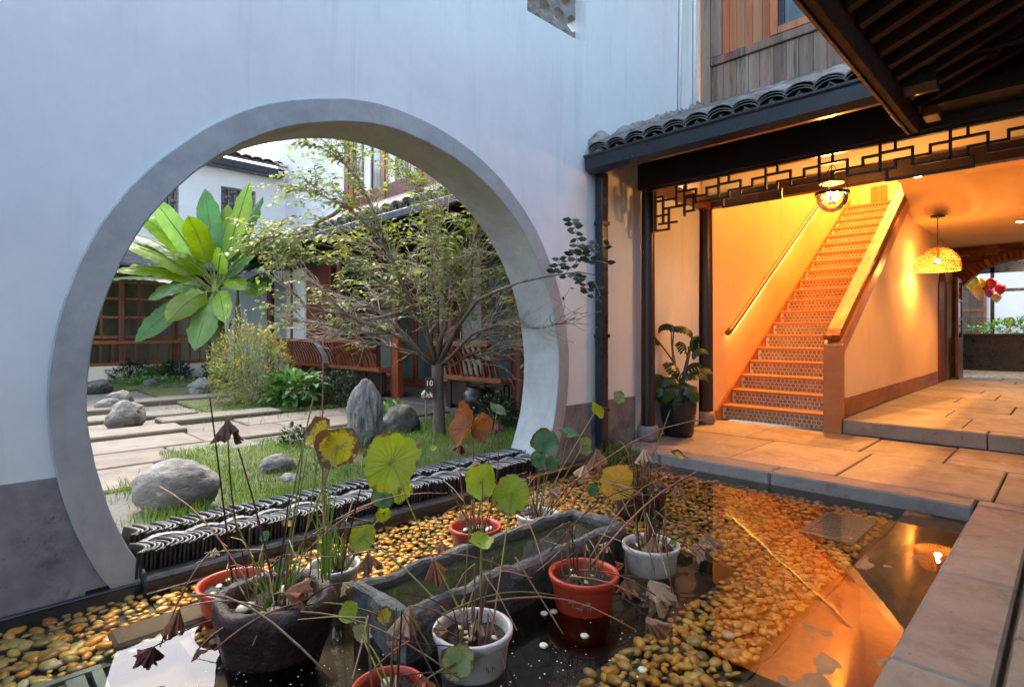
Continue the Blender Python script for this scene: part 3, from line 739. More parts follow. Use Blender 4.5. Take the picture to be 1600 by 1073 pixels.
for yy_ in (3.005, .55):
    for (x, z) in gp: gut.v.append((x, yy_, z))
k = len(gp)
for i in range(k): gut.f.append([i, (i+1) % k, k+(i+1) % k, k+i]); gut.m.append(0)
gut.f += [list(range(k)), list(range(2*k-1, k-1, -1))]; gut.m += [0, 0]
gut.build('gutter', M_BLACKM, hall)
dp = MB().box((4.03, 2.93, -.05), (4.125, 3.008, 2.46), .006).build('drainpipe', M_BLACKM, hall)
for z in (.35, 1.0, 2.0):
    MB().box((4.018, 2.92, z), (4.137, 3.01, z+.035), .003).build('bracket', M_BLACKM, dp)
# roof tiles
def roof_tile_mesh(up):
    mb = MB(); n_ = 6; w_, L_, th = .098, .23, .012
    for side in (0, 1):
        for e in (0, 1):
            for i in range(n_+1):
                t = pi*(.12+.76*i/n_); r = w_+(th if side else 0)
                rr_ = r*(1.0 if e == 0 else .93)
                z = (sin(t)-.36)*rr_*.62*(1 if up else -1)
                mb.v.append((e*L_, cos(t)*rr_, z))
    def I(s, e, i): return s*2*(n_+1)+e*(n_+1)+i
    for i in range(n_):
        mb.f += [[I(0,0,i), I(0,0,i+1), I(0,1,i+1), I(0,1,i)], [I(1,0,i), I(1,1,i), I(1,1,i+1), I(1,0,i+1)], [I(0,0,i), I(1,0,i), I(1,0,i+1), I(0,0,i+1)]]; mb.m += [0, 0, 1]
    for i in (0, n_): mb.f.append([I(0,0,i), I(0,1,i), I(1,1,i), I(1,0,i)]); mb.m.append(0)
    return mb
rt_up, rt_dn = roof_tile_mesh(True), roof_tile_mesh(False)
def tiled_roof(root, x0, x1, ya, yb, z0, sl, step, expo, parts=290, name='roof'):
    rf = root
    mu, md = rt_up.mesh('tile', [M_ROOF, M_ROOFW]), rt_dn.mesh('tile', [M_ROOF, M_ROOFW])
    ang = -math.atan(sl); cols = []
    y = ya; c = 0
    while y > yb: cols.append(y); y -= step/2
    items = []
    for ci, y in enumerate(cols):
        up = ci % 2 == 0; x = x0 + (.0 if up else .01); k_ = 0
        while x < x1:
            z = z0+(x-x0)*sl+(.045 if up else .030)
            if k_ == 0:
                for e_ in (1, 2): items.append((up, x+.006*e_, y+rnd(-.008, .008), z-.017*e_, ang-.06, rnd(-.07, .07), 0))
            items.append((up, x+rnd(-.008, .008), y+rnd(-.006, .006), z+rnd(-.003, .004), ang-.06+rnd(-.03, .03), rnd(-.05, .05), k_)); x += expo; k_ += 1
    items.sort(key=lambda t: (Vector((t[1], t[2], 0))).length)
    for it in items[:parts]:
        put('tile', mu if it[0] else md, rf, it[1:4], (0, it[4], it[5]))
    if items[parts:]:
        ms = MB()
        for it in items[parts:]:
            s_ = rt_up if it[0] else rt_dn
            Mx = Matrix.Translation(it[1:4]) @ Matrix.Rotation(it[5], 4, 'Z') @ Matrix.Rotation(it[4], 4, 'Y')
            n0 = len(ms.v); ms.v += [tuple(Mx @ Vector(v)) for v in s_.v]; ms.f += [[i+n0 for i in f] for f in s_.f]; ms.m += s_.m
        ms.build('tiles', [M_ROOF, M_ROOFW], rf, kind='stuff')
roof1 = MB().box((5.9, -4, slope(5.9)-.002), (6.03, 3.0, slope(6.03)+.02)).build('roof', M_ROOF, hall)
tiled_roof(roof1, 3.93, 6.0, 2.90, .55, 2.60, .44, .18, .155)
# mossy mortar verge against the gate wall, and flashing at the boards
vg = MB(); nn = 46
for i in range(nn+1):
    x = 3.95+2.1*i/nn; zb = slope(x)
    h = .12+.07*noise.noise(Vector((x*5, 0, 1)))+.03*noise.noise(Vector((x*17, 2, 1)))
    for (y, z) in ((3.015, zb), (3.015, zb+h+.05), (2.97, zb+h+.03*noise.noise(Vector((x*20, 5, 0)))), (2.90, zb+h*.72), (2.84+.03*noise.noise(Vector((x*9, 9, 0))), zb)): vg.v.append((x, y, z))
for i in range(nn):
    for j in range(4): vg.f.append([i*5+j, i*5+j+1, i*5+j+6, i*5+j+5]); vg.m.append(0)
vg.f += [[0,1,2,3,4], [nn*5+4, nn*5+3, nn*5+2, nn*5+1, nn*5]]; vg.m += [0, 0]
vg.build('mossy_verge', M_MOSS, hall)
mo = MB()
for _ in range(700):
    x = rnd(3.97, 6.0); y = rnd(2.86, 3.0); z = slope(x)+.10+.02*rnd(0, 1)-(3-y)*-.0
    a = rnd(0, 6.28); h = rnd(.01, .045); mo.add([(x-.003, y, z-.03), (x+.003, y, z-.03), (x+cos(a)*.015, y+sin(a)*.015, z+h)], [(0,1,2)])
mo.build('moss', mat('moss', (.12, .11, .05), .9, .3, 9, fine=0, bump=0, island=.4), hall, kind='stuff')
fl = MB()
for i in range(61):
    y = 2.86-2.5*i/60
    h = .08+.06*noise.noise(Vector((y*4, 3, 0)))
    fl.v += [(6.038, y, slope(6.0)-.05), (6.036, y, slope(6.0)+h+.05), (5.93, y, slope(5.93)+.03)]
for i in range(60):
    a = i*3; fl.f += [[a, a+3, a+4, a+1], [a+1, a+4, a+5, a+2]]; fl.m += [0, 0]
fl.build('mortar_flashing', mat('white_mortar', (.55, .56, .57), .9, .3, 6, fine=30, bump=.6, bscale=40), hall)
# timber facade
tf = MB().box((6.08, -4, 2.96), (6.16, 3.0, 7)).build('timber_wall', M_DARKW, hall)
MB().box((6.02, 2.90, 3.35), (6.078, 3.012, 7), .006).build('corner_post', M_BRDG, tf)
y = 2.895; k = 0
while y > -.9:
    wd = rnd(.115, .16)
    MB().box((6.052+rnd(-.003, .003), y-wd+.004, 3.40), (6.078, y, 4.03), .003).build('board', M_BRDG, tf)
    y -= wd
MB().box((6.025, -.9, 4.035), (6.079, 2.893, 4.125), .006).build('rail', M_BRDG, tf)
MB().box((6.030, 2.77, 4.13), (6.078, 2.893, 6.2), .004).build('stile', M_BRDG, tf)
y = 2.765
while y > 2.32:
    wd = rnd(.07, .10)
    MB().box((6.045+rnd(-.002, .002), y-wd+.003, 4.13), (6.078, y, 6.2), .003).build('board', M_BRDO, tf); y -= wd
MB().box((6.022, 2.17, 4.13), (6.078, y, 6.2), .005).build('stile', M_BRDO, tf)
MB().box((6.024, 1.1, 4.13), (6.078, 2.168, 4.21), .005).build('sill', M_BRDO, tf)
fr = MB().box((6.035, 2.11, 4.212), (6.078, 2.166, 6.0), .004).build('window_frame', M_BLACKM, tf)
MB().box((6.060, 1.1, 4.215), (6.076, 2.108, 6.0)).build('pane', mat('blue_pane', (.16, .23, .24), .1, .5, 1.2, fine=0, bump=0, spec=.8), tf)
# corridor wall below the stairs (outer face of the balustrade wall), sloped top
PIT = .625; X0 = 6.66
bal = [(6.60, -.02), (13.0, -.02), (13.0, .93+PIT*(13.0-6.64)), (6.60, .905)]
bw = filled([[(6.60, .0), (14.3, .0), (14.3, 3.25), (10.52, 3.25), (6.60, .80)]], 1.745, 1.86)
cwall = bw.build('stair_side_wall', M_WARM, hall)
MB().box((6.70, 1.722, .152), (12.4, 1.743, .36), .004).build('baseboard', M_BASEB, hall)
# little arched doorway far down the side wall
ad = MB()
ap = [(12.55, .152)]+[(12.98-cos(t*pi/12)*.43, 1.75+sin(t*pi/12)*.43) for t in range(13)]+[(13.41, .152)]
filled([ap], 1.722, 1.7449).build('side_door', mat('door_brown', (.16, .05, .02), .75, .2, 4, spec=.2), hall)
# end wall with brick arch
AX = 14.3; ac, ar, az = .72, 1.02, 1.42
def archz(y): return az+sqrt(max(0, ar*ar-(y-ac)**2))
lp = [(1.90, .152), (1.90, 2.90), (-4, 2.90), (-4, .152), (ac-.9, .152)]+[(ac+cos(pi-acos_t)*ar, az+sin(acos_t)*ar) for acos_t in [math.acos(.9/ar)+(pi-2*math.acos(.9/ar))*i/16 for i in range(17)]]+[(ac+.9, .152)]
filled([lp], AX, AX+.3, 'x').build('end_wall', M_MORT, hall)
bm_ = MB().box((-.012, -.098, -.026), (.02, .098, .026), .003).mesh('brick', M_BRICK)
z = 2.02; r_ = 0
while z < 2.74:
    y = 1.66-(.1 if r_ % 2 else 0)
    while y > -.5:
        if not ((y-ac)**2+(z-az)**2 < (ar+.19)**2): put('brick', bm_, hall, (AX, y, z), (0, 0, rnd(-.02, .02)))
        y -= .206
    z += .062; r_ += 1
vm = MB().box((-.03, -.032, 0), (.05, .032, .15), .004).mesh('brick', mat('arch_brick', (.27, .085, .04), .7, .25, 12, fine=40, bump=.3, bscale=50, rand=.3, obj=True))
th0 = math.acos(.9/ar)
for i in range(26):
    t = th0+(pi-2*th0)*(i+.5)/26
    put('brick', vm, hall, (AX, ac+cos(t)*ar, az+sin(t)*ar), (t-pi/2 if False else -(pi/2-t), 0, 0))
for sgn in (1, -1):
    MB().box((AX-.02, ac+sgn*.9, .152), (AX+.31, ac+sgn*.97, 2.0), .006).build('door_jamb', M_REDW, hall)
# open door leaves
def leaf_door(y, label):
    d = thing('door_leaf', (13.95, y, .15), label, 'door')
    f = MB(); f.box((13.62, y-.02, .16), (13.70, y+.02, 2.1)); f.box((14.20, y-.02, .16), (14.28, y+.02, 2.1)); f.box((13.70, y-.019, 2.02), (14.20, y+.019, 2.1)); f.box((13.70, y-.019, .16), (14.20, y+.019, .95))
    f.build('frame', M_REDW, d)
    for z in (1.3, 1.65): MB().box((13.70, y-.018, z), (14.20, y+.018, z+.03)).build('muntin', M_REDW, d)
    MB().box((13.70, y-.004, .95), (14.20, y+.004, 2.02)).build('pane', M_GLASS, d)
leaf_door(1.60, 'dark red glazed door leaf standing open at the brick arch beside the passage wall')
leaf_door(-.16, 'dark red glazed door leaf standing open on the far side of the brick arch')
# underside of the walkway roof over the camera, eave towards the pool
wr = thing('walkway_roof', (1.5, -1.5, 2.4), 'dark timber roof with slanting rafters overhanging the pool walkway', 'roof')
MB().box((-4, .715, 2.345), (4.42, .755, 2.555), .004).build('fascia', M_EAVE, wr)
MB().box((-4, .756, 2.335), (4.42, .775, 2.575), .003).build('outer_fascia', M_DARKW, wr)
x = 4.3
def rz(y): return 2.50+(.75-y)*.40
while x > -1.2:
    q = MB()
    for dx in (-.026, .026):
        for (y, z) in ((.70, rz(.70)-.06), (-3.2, rz(-3.2)-.06), (-3.2, rz(-3.2)+.02), (.70, rz(.70)+.02)): q.v.append((x+dx, y, z))
    q.f = [[0,1,2,3], [7,6,5,4], [0,4,5,1], [3,2,6,7], [1,5,6,2], [0,3,7,4]]; q.m = [0]*6
    q.build('rafter', M_EAVE, wr); x -= .19
y = .70
while y > -3.2:
    q = MB()
    for x in (-4, 4.68):
        for (yy_, dz) in ((y, .021), (y-.146, .021), (y-.146, .04), (y, .04)): q.v.append((x, yy_, rz(yy_)+dz))
    q.f = [[0,1,2,3], [7,6,5,4], [0,4,5,1], [3,2,6,7], [1,5,6,2], [0,3,7,4]]; q.m = [0]*6
    q.build('roof_board', M_DARKW, wr); y -= .15
MB().box((4.43, -3.3, 2.50), (4.69, .70, 2.60)).build('valley_beam', M_DARKW, wr)
MB().box((4.30, .60, 2.40), (4.46, .68, 2.46), .004).build('beam_end', M_REDL, wr)
MB().add([(-4.2, .80, rz(.8)+.05), (4.7, .80, rz(.8)+.05), (4.7, -3.4, rz(-3.4)+.05), (-4.2, -3.4, rz(-3.4)+.05), (-4.2, .80, rz(.8)+.12), (4.7, .80, rz(.8)+.12), (4.7, -3.4, rz(-3.4)+.12), (-4.2, -3.4, rz(-3.4)+.12)],
         [(0,1,2,3), (7,6,5,4), (0,4,5,1), (1,5,6,2), (2,6,7,3), (3,7,4,0)]).build('roof_cover', M_ROOF, wr)
wb = thing('back_wall', (0, -3.3, 0), 'plain plaster wall closing the covered walkway behind the viewer', 'wall')
MB().box((-5, -3.4, -.1), (4.7, -3.2, 4.1)).build('plaster', M_CREAM, wb)

# ---- staircase
st = thing('staircase', (6.66, 2.45, 0), 'straight timber staircase with patterned hexagon tile risers rising to the upper floor', 'stairs')
NST = 20; RH = .17; TD = .272; SY0, SY1 = 1.862, 3.04
rb = MB().box((0, 0, 0), (.02, SY1-SY0, RH-.033)).mesh('riser', M_GROUT)
hxm = MB(); a = .0265; row = 0; z = .012
hxs = []
zc = .022; row = 0
while zc < RH-.045:
    yc = .03+(a*.93 if row % 2 else 0)
    while yc < SY1-SY0-.03:
        hxs.append((yc, zc)); yc += a*1.86
    zc += a*1.62; row += 1
for (yc, zc) in hxs:
    vs = []
    for x_, rr_ in ((-.0025, a*.90), (0.0005, a*.96)):
        for k_ in range(6): t = pi/6+k_*pi/3; vs.append((x_, yc+cos(t)*rr_, zc+sin(t)*rr_))
    hxm.add(vs, [(5,4,3,2,1,0)]+[(k_, (k_+1) % 6, 6+(k_+1) % 6, 6+k_) for k_ in range(6)])
hxmesh = hxm.mesh('hexagon_tiles', M_HEX)
tm = MB().box((-.025, 0, -.032), (TD+.002, SY1-SY0, 0), .005).mesh('tread', M_STAIRW)
for i in range(NST):
    xx = X0+i*TD; zz = i*RH
    r = put('riser', rb, st, (xx, SY0, zz+.001))
    h = bpy.data.objects.new('hexagon_tiles', hxmesh); COL.objects.link(h); h.parent = r; h['kind'] = 'stuff'
    put('tread', tm, st, (xx, SY0, zz+RH))
MB().box((X0+NST*TD-.3, SY0, 3.36), (12.99, SY1, 3.398)).build('landing', M_STAIRW, st)
sp = filled([[(6.50, 0), (6.80, 0), (12.2, 3.25), (12.2, 3.62), (6.62, .16), (6.50, .10)]], SY1+.002, YS-.001); sp.build('stringer', M_STAIRW, st)
# newel, balustrade cap
MB().box((6.47, 1.70, 0), (6.595, 1.87, .925), .005).build('newel_post', M_STAIRW, st)
cap = filled([[(6.60, .802), (10.30, 3.094), (10.30, 3.288), (6.60, .955), (6.56, .925), (6.56, .93)]], 1.715, 1.89)
cap.build('balustrade_cap', M_STAIRW, st)
bp_ = [(6.60, 1.92, .955+.05), (6.72, 1.92, 1.035+.03)]+[(6.72+3.0*i/6, 1.92, 1.06+PIT*3.0*i/6) for i in range(1, 7)]
hr = MB(); 
for k_ in range(1): pass
hrail = filled([[(6.58, .962), (10.3, 3.291), (10.3, 3.42), (6.62, 1.09), (6.55, 1.02)]], 1.735, 1.865).build('handrail', M_HANDW, st)
MB().tube([(6.54, 1.80, 1.0), (6.54, 1.88, 1.0)], .03, 10).build('handrail_end', M_HANDW, st, smooth=True)
lh = MB().tube([(6.62, 2.965, 1.04), (6.72, 2.965, 1.08)]+[(6.72+5.0*i/5, 2.965, 1.08+PIT*5.0*i/5) for i in range(1, 6)], .034, 10).build('wall_handrail', M_HANDW, st, smooth=True)
for xx in (6.86, 8.0, 9.2, 10.4):
    z = 1.08+PIT*(xx-6.72)
    MB().tube([(xx, 3.068, z-.075), (xx, 2.99, z-.07), (xx, 2.965, z-.03)], .010, 6).lathe([(0, -.0), (.03, 0), (.03, .01), (0, .01)], (xx, 3.04, z-.08), 8).build('bracket', M_BLACKM, lh)
MB().box((6.72, 3.045, .99), (6.73, 3.05, 1.0)).build('screw', M_BLACKM, lh)
led_ = MB().tube([(6.80, 2.975, 1.085), (11.6, 2.975, 1.085+PIT*4.8)], .006, 4)
led_.v = [(v[0], v[1], v[2]-.035) for v in led_.v]; led_.build('led_strip', M_LED, lh)
# wooden hatch and number on the landing wall
ht = thing('wall_hatch', (12.98, 2.74, 3.55), 'square orange wooden hatch on the wall at the top of the stairs', 'hatch')
for i in range(3): MB().box((12.965, 2.60+i*.095, 3.62), (12.998, 2.692+i*.095, 3.95), .003).build('board', M_BRDO, ht)
cu = bpy.data.curves.new('wall_number', 'FONT'); cu.body = '121'; cu.size = .14; cu.extrude = .002; cu.align_x = 'CENTER'
tmp = bpy.data.objects.new('tmp', cu); COL.objects.link(tmp)
dg = bpy.context.evaluated_depsgraph_get(); me = bpy.data.meshes.new_from_object(tmp.evaluated_get(dg)); bpy.data.objects.remove(tmp)
me.materials.append(mat('brown_print', (.25, .06, .02), .6, .1, 5, fine=0, bump=0))
nmb = bpy.data.objects.new('wall_number', me); COL.objects.link(nmb); nmb.location = (12.99, 2.44, 3.84)
nmb.rotation_euler = Matrix(((0, 0, -1), (0, -1, 0), (-1, 0, 0))).to_euler()
tag(nmb, 'small brown number 121 written sideways on the wall beside the hatch', 'sign')

# ---- lamps
def downlight(x, y, z, e, label, cone=1.7):
    d = thing('downlight', (x, y, z), label, 'light')
    MB().lathe([(.0, -.004), (.045, -.004), (.05, -.008), (.06, -.006), (.062, 0)], (x, y, z), 16).build('trim', M_PIPEW, d)
    MB().disc((x, y, z-.009), .042, 14).build('lens', M_BULBD, d)
    lamp('lamp', 'SPOT', (x, y, z-.03), e, parent=d, cone=cone, size=.04)
E = 0.54
downlight(7.3, .62, 3.15, 85*E, 'recessed downlight in the passage ceiling nearest the lattice')
downlight(9.2, 1.50, 3.15, 20*E, 'recessed downlight beside the passage wall throwing a scallop of light', 1.0)
downlight(11.6, .6, 2.75, 80*E, 'recessed downlight deep in the passage before the brick arch')
downlight(5.5, 2.9, 2.95, 7*E, 'recessed downlight above the potted plant bay')
downlight(8.4, 2.5, 5.9, 640*E, 'added unseen ceiling light over the middle of the stair flight', 2.3)  # out-of-view lamp added to brighten the stair walls and risers
downlight(11.4, 2.4, 5.9, 520*E, 'added unseen ceiling light over the upper end of the stair flight', 2.4)  # second unseen lamp, added to carry the glow up to the landing
for i in range(3):
    xx = 7.4+i*1.6
    lamp('handrail_lamp', 'AREA', (xx, 3.0, 1.0+PIT*(xx-6.72)), 2.0*E, (1, .52, .11), parent=lh, rot=(radians(-8), math.atan(PIT)*-1, 0), sx=1.5, sy=.10)
# rattan pendant
pc = P(1465, 418, 8.16); ptop = 2.748
pd = thing('rattan_pendant', (pc.x, pc.y, ptop), 'woven rattan dome pendant glowing in the passage before the brick arch', 'lamp')
MB().lathe([(0, 0), (.09, 0), (.09, -.02), (0, -.025)], (pc.x, pc.y, ptop), 16).build('canopy', M_BLACKM, pd)
MB().tube([(pc.x, pc.y, ptop-.02), (pc.x+.01, pc.y, ptop-.3), (pc.x, pc.y, pc.z+.33)], .006, 6).build('cord', M_BLACKM, pd)
R_ = .275
sh = MB(); domep = [(R_*sin(t), .30*cos(t)) for t in [radians(a_) for a_ in (8, 24, 38, 50, 60, 69, 77, 84, 90)]]
domep.append((R_*.985, -.045))
for (r, z) in domep:
    sh.tube([(pc.x+cos(k_*pi/14)*r, pc.y+sin(k_*pi/14)*r, pc.z+z) for k_ in range(29)], .007, 4, cap=False)
for k_ in range(40):
    for sg in (1, -1):
        sh.tube([(pc.x+cos(k_*pi/20+sg*j*.10)*r, pc.y+sin(k_*pi/20+sg*j*.10)*r, pc.z+z) for j, (r, z) in enumerate(domep)], .0048, 3, cap=False)
sh.build('woven_shade', M_RATTAN, pd)
MB().lathe([(0, .035), (.02, .03), (.033, 0), (.02, -.03), (0, -.035)], (pc.x, pc.y, pc.z+.10), 12).build('bulb', M_BULB, pd, smooth=True)
MB().tube([(pc.x, pc.y, pc.z+.31), (pc.x, pc.y, pc.z+.13)], .016, 8).build('lamp_holder', M_BLACKM, pd)
lamp('lamp', 'POINT', (pc.x, pc.y, pc.z+.02), 36*E, parent=pd, size=.04)
# glass bell lantern
lc = P(1300, 303, 4.86)
ln = thing('bell_lantern', (lc.x, lc.y, 2.94), 'clear glass bell lantern with black rim and candle bulbs hanging behind the lattice', 'lamp')
MB().lathe([(.125, .0), (.124, -.04), (.11, -.09), (.075, -.135), (.03, -.155), (0, -.157)], lc, 24).build('glass_bowl', M_GLASS, ln, smooth=True)
MB().lathe([(.13, -.012), (.136, -.012), (.136, .012), (.13, .012), (.13, -.012)], lc, 24).build('rim', M_BLACKM, ln)
MB().lathe([(.10, .09), (.085, .11), (.03, .13), (.012, .16), (.0, .17)], lc, 20).build('smoke_bell', M_BLACKM, ln, smooth=True)
for k_ in range(3):
    t = k_*2.094+.5
    MB().tube([lc+Vector((cos(t)*.13, sin(t)*.13, .01)), lc+Vector((cos(t)*.07, sin(t)*.07, .15)), lc+Vector((0, 0, .26))], .0035, 4).build('chain', M_BLACKM, ln)
    b = lc+Vector((cos(t+.6)*.04, sin(t+.6)*.04, -.06))
    cd = MB().tube([b, b+UP*.045], .010, 8).build('candle', M_PIPEW, ln)
    MB().lathe([(0, .03), (.010, .018), (.013, 0), (.008, -.012)], b+UP*.058, 8).build('bulb', M_BULB, cd, smooth=True)
MB().tube([lc+Vector((0, 0, -.09)), lc+Vector((0, 0, -.07))], .03, 6).build('candle_hub', M_BLACKM, ln)
MB().tube([lc+Vector((0, 0, .26)), Vector((lc.x, lc.y, 2.95))], .004, 5).build('hanging_chain', M_BLACKM, ln)
lamp('lamp', 'POINT', lc+UP*.0, 32*E, parent=ln, size=.05)

# ---- far room beyond the arch
ct = thing('bar_counter', (17.4, 1.3, .15), 'long black bar counter beyond the brick arch', 'counter')
MB().box((17.3, -1.2, .15), (17.8, 2.1, .98)).build('front', M_BLACKC, ct); MB().box((17.2, -1.25, .98), (17.9, 2.15, 1.02), .005).build('top', M_DARKW, ct)
pl = thing('glass_planter', (18.9, 1.2, .9), 'glass fronted planter with bright green leaves behind the black counter', 'planter')
MB().box((18.7, -1.2, .15), (19.1, 2.0, 1.0)).build('box', M_BLACKC, pl)
MB().box((18.68, -1.2, 1.0), (18.69, 2.0, 1.42)).build('pane', M_GLASS, pl)
def cloud(c, rad, n, size, m, name, parent, shell=.5, flat=.0, asp=.45, droop=.2, fold=.25):
    g = MB()
    for _ in range(n):
        while True:
            v = Vector((rnd(-1, 1), rnd(-1, 1), rnd(-1, 1)))
            l = v.length
            if .05 < l < 1 and (l > shell or random.random() < .3): break
        q = noise.noise(v*1.9+Vector(c))
        v *= (1+.35*q)
        if noise.noise(v*3.2+Vector(c)*1.3) < -.22: continue
        p = Vector((c[0]+v.x*rad[0], c[1]+v.y*rad[1], c[2]+v.z*rad[2]))
        if p.z < 0: continue
        leaf(g, p, (v.normalized()+Vector((rnd(-1, 1), rnd(-1, 1), rnd(-.6, .9)))).normalized(), size*rnd(.6, 1.3), asp, fold)
    return g.build(name, m, parent, kind='stuff')
def leaf(g, p, d, L_, asp=.45, fold=.25, mi=0, face=False):
    d = Vector(d).normalized(); s = d.cross(FW+UP*rnd(-.5, .5)+RT*rnd(-.5, .5)) if face else d.cross(Vector((rnd(-.4, .4), rnd(-.4, .4), 1)))
    if s.length < .1: s = d.cross(Vector((1, 0, 0)))
    s.normalize(); n_ = s.cross(d); W = L_*asp*.5
    a = p; b = p+d*L_*.35+n_*L_*.05; c_ = p+d*L_*.75+n_*L_*.02; e = p+d*L_-n_*L_*.08
    g.add([a, b+s*W+n_*W*fold*2, c_+s*W*.7+n_*W*fold, e, c_-s*W*.7+n_*W*fold, b-s*W+n_*W*fold*2, b, c_],
          [(0,6,1), (1,6,7,2), (2,7,3), (0,5,6), (5,4,7,6), (4,3,7)], mi)
cloud((18.95, .9, 1.12), (.16, 1.05, .26), 900, .12, M_HEDGE, 'leaves', pl, 0)
fw_ = thing('far_house', (24, 1, 0), 'white house with brown framed windows seen through the brick arch', 'building')
MB().box((24, -6, 0), (24.3, 8, 6)).build('wall', M_WHITE, fw_)
for y in (2.9,):
    f = MB(); f.box((23.92, y-.85, .7), (24.0, y-.78, 2.7)); f.box((23.92, y+.3, .7), (24.0, y+.37, 2.7)); f.box((23.92, y-.78, 2.63), (24.0, y+.3, 2.7)); f.box((23.92, y-.78, 1.75), (24.0, y+.3, 1.82))
    fo = f.build('window_frame', M_REDL, fw_)
    MB().box((23.96, y-.78, .7), (23.98, y+.3, 2.63)).build('pane', M_PANE, fo)
    for q in range(1, 6): MB().box((23.93, y-.78+q*.18, .7), (23.955, y-.765+q*.18, 2.63)).build('muntin', M_REDL, fo)
    for zz in (1.1, 1.45, 2.1, 2.4): MB().box((23.935, y-.78, zz), (23.957, y+.3, zz+.02)).build('muntin', M_REDL, fo)
fp = thing('black_frame_screen', (19.6, 1, 0), 'black post and beam frame standing behind the bar counter', 'frame')
for y in (2.42, 1.55, .55, -.4): MB().box((19.5, y-.04, .1), (19.58, y+.04, 3.1)).build('post', M_BLACKC, fp)
MB().box((19.5, -2, 2.12), (19.6, 1.9, 2.20)).build('beam', M_BLACKC, fp); MB().box((19.5, -4, 2.62), (19.6, 4, 2.9)).build('beam', M_BLACKC, fp)
frm = thing('far_room', (17, 1, 0), 'dark ceiling and side wall of the bar room beyond the brick arch', 'room')
MB().box((14.62, -4, 2.9), (18.2, 5, 3.0)).build('ceiling', M_EAVE, frm); MB().box((14.62, 3.2, .145), (19.4, 3.3, 2.9)).build('wall', M_WARM, frm)
for x in (15.4, 16.4, 17.6): MB().box((x, -4, 2.78), (x+.1, 5, 2.9)).build('beam', M_REDW, frm)
bcol = [((.75, .55, .05), 'golden'), ((.8, .5, .06), 'amber'), ((.7, .45, .2), 'peach'), ((.65, .04, .03), 'red'), ((.7, .05, .03), 'scarlet'), ((.3, .06, .25), 'purple'), ((.75, .5, .08), 'yellow'), ((.62, .5, .32), 'cream'), ((.6, .03, .05), 'crimson'), ((.78, .6, .1), 'lemon')]
bpos = [(1516, 444), (1524, 452), (1530, 459), (1541, 447), (1549, 443), (1545, 456), (1533, 443), (1557, 464), (1563, 452), (1522, 440)]
blab = ['golden balloon at the edge of the balloon bunch', 'amber balloon low in the hanging balloon bunch', 'peach balloon below the golden ones in the bunch', 'red balloon in the middle of the balloon bunch', 'scarlet balloon at the top of the balloon bunch', 'purple balloon in the hanging balloon bunch', 'yellow balloon high in the balloon bunch', 'cream balloon hanging lowest in the bunch', 'crimson balloon at the outer end of the bunch', 'lemon yellow balloon touching the ceiling side of the bunch']
for (c, nme), (bx, by), lb in zip(bcol, bpos, blab):
    p = P(bx, by, 12.2+rnd(-.15, .15))
    b = MB().lathe([(0, .12), (.05, .112), (.09, .07), (.1, .02), (.085, -.04), (.045, -.09), (.012, -.118), (.016, -.13)], p, 14).build('balloon', mat('balloon_'+nme, c, .25, .05, 4, fine=0, bump=0), smooth=True)
    tag(b, lb, 'balloon', 'balloons hung under the far room ceiling')
lamp('far_lamp', 'POINT', (16.2, .9, 2.6), 30, (1, .7, .4), size=.1)

# ================================================================== GARDEN BUILDINGS
YB = 14.4
ga = thing('white_gallery_house', (1, YB, 0), 'white walled house with lattice windows and a red timber gallery across the garden', 'building')
WL = [(4.51, 3.71), (5.32, 3.71), (5.32, 4.55), (4.51, 4.55)]; WL2 = [(2.9, 3.71), (3.62, 3.71), (3.62, 4.55), (2.9, 4.55)]
GAL = [(-5, .34), (4.42, .34), (4.42, 2.0)]+[(4.42-.5*(1-cos(t*pi/12)), 2.0+.42*sin(t*pi/12)) for t in range(1, 7)]+[(-5, 2.42)]
filled([[(-9, -.1), (6.055, -.1), (6.055, 5.0), (-9, 5.0)], WL, WL2, GAL], YB, YB+.3).build('wall', M_WHITE, ga)
MB().box((-9, YB-.012, -.05), (6.0, YB-.001, .33)).build('cream_base', M_CREAM, ga)
MB().box((-9, 16.8, -.05), (6, 16.9, 3.0)).build('inner_wall', M_CREAM, ga)
MB().box((-9, YB+.31, 2.45), (6, 16.8, 2.55)).build('inner_ceiling', M_DARKW, ga)
MB().box((-5, YB-.10, 2.42), (4.5, YB-.002, 2.60), .01).build('gallery_lintel', M_DARKW, ga)
q = MB(); q.add([(-5.2, YB-.75, 2.42), (4.6, YB-.75, 2.42), (4.6, YB-.003, 2.78), (-5.2, YB-.003, 2.78), (-5.2, YB-.75, 2.48), (4.6, YB-.75, 2.48), (4.6, YB-.003, 2.84), (-5.2, YB-.003, 2.84)],
   [(0,1,2,3), (7,6,5,4), (0,4,5,1), (1,5,6,2), (2,6,7,3), (3,7,4,0)]); q.build('gallery_eave', M_ROOF, ga)
x = -4.6
k = 0
while x < 4.4:
    MB().box((x-.05, YB+.04, .34), (x+.05, YB+.14, 2.41), .006).build('post', M_REDW, ga)
    x += 1.02
wf = MB()
for z in (.92, 1.35, 1.75, 2.12): wf.box((-5, YB+.155, z), (4.38, YB+.19, z+.05))
wf = wf.build('window_rails', M_REDL, ga)
x = -4.6
while x < 4.3:
    for k in (1, 2): MB().box((x+k*.34-.02, YB+.15, .90), (x+k*.34+.02, YB+.195, 2.38)).build('muntin', M_REDW, wf)
    x += 1.02
MB().box((-5, YB+.20, .36), (4.40, YB+.21, 2.41)).build('pane', clear('gallery_glass', (.5, .52, .5), 1.6), ga)
rl = MB().box((-5, YB-.02, .80), (4.40, YB+.035, .87), .006).build('rail', M_REDL, ga)
MB().box((-5, YB-.02, .342), (4.40, YB+.035, .41), .006).build('rail', M_REDL, ga)
x = -1.2
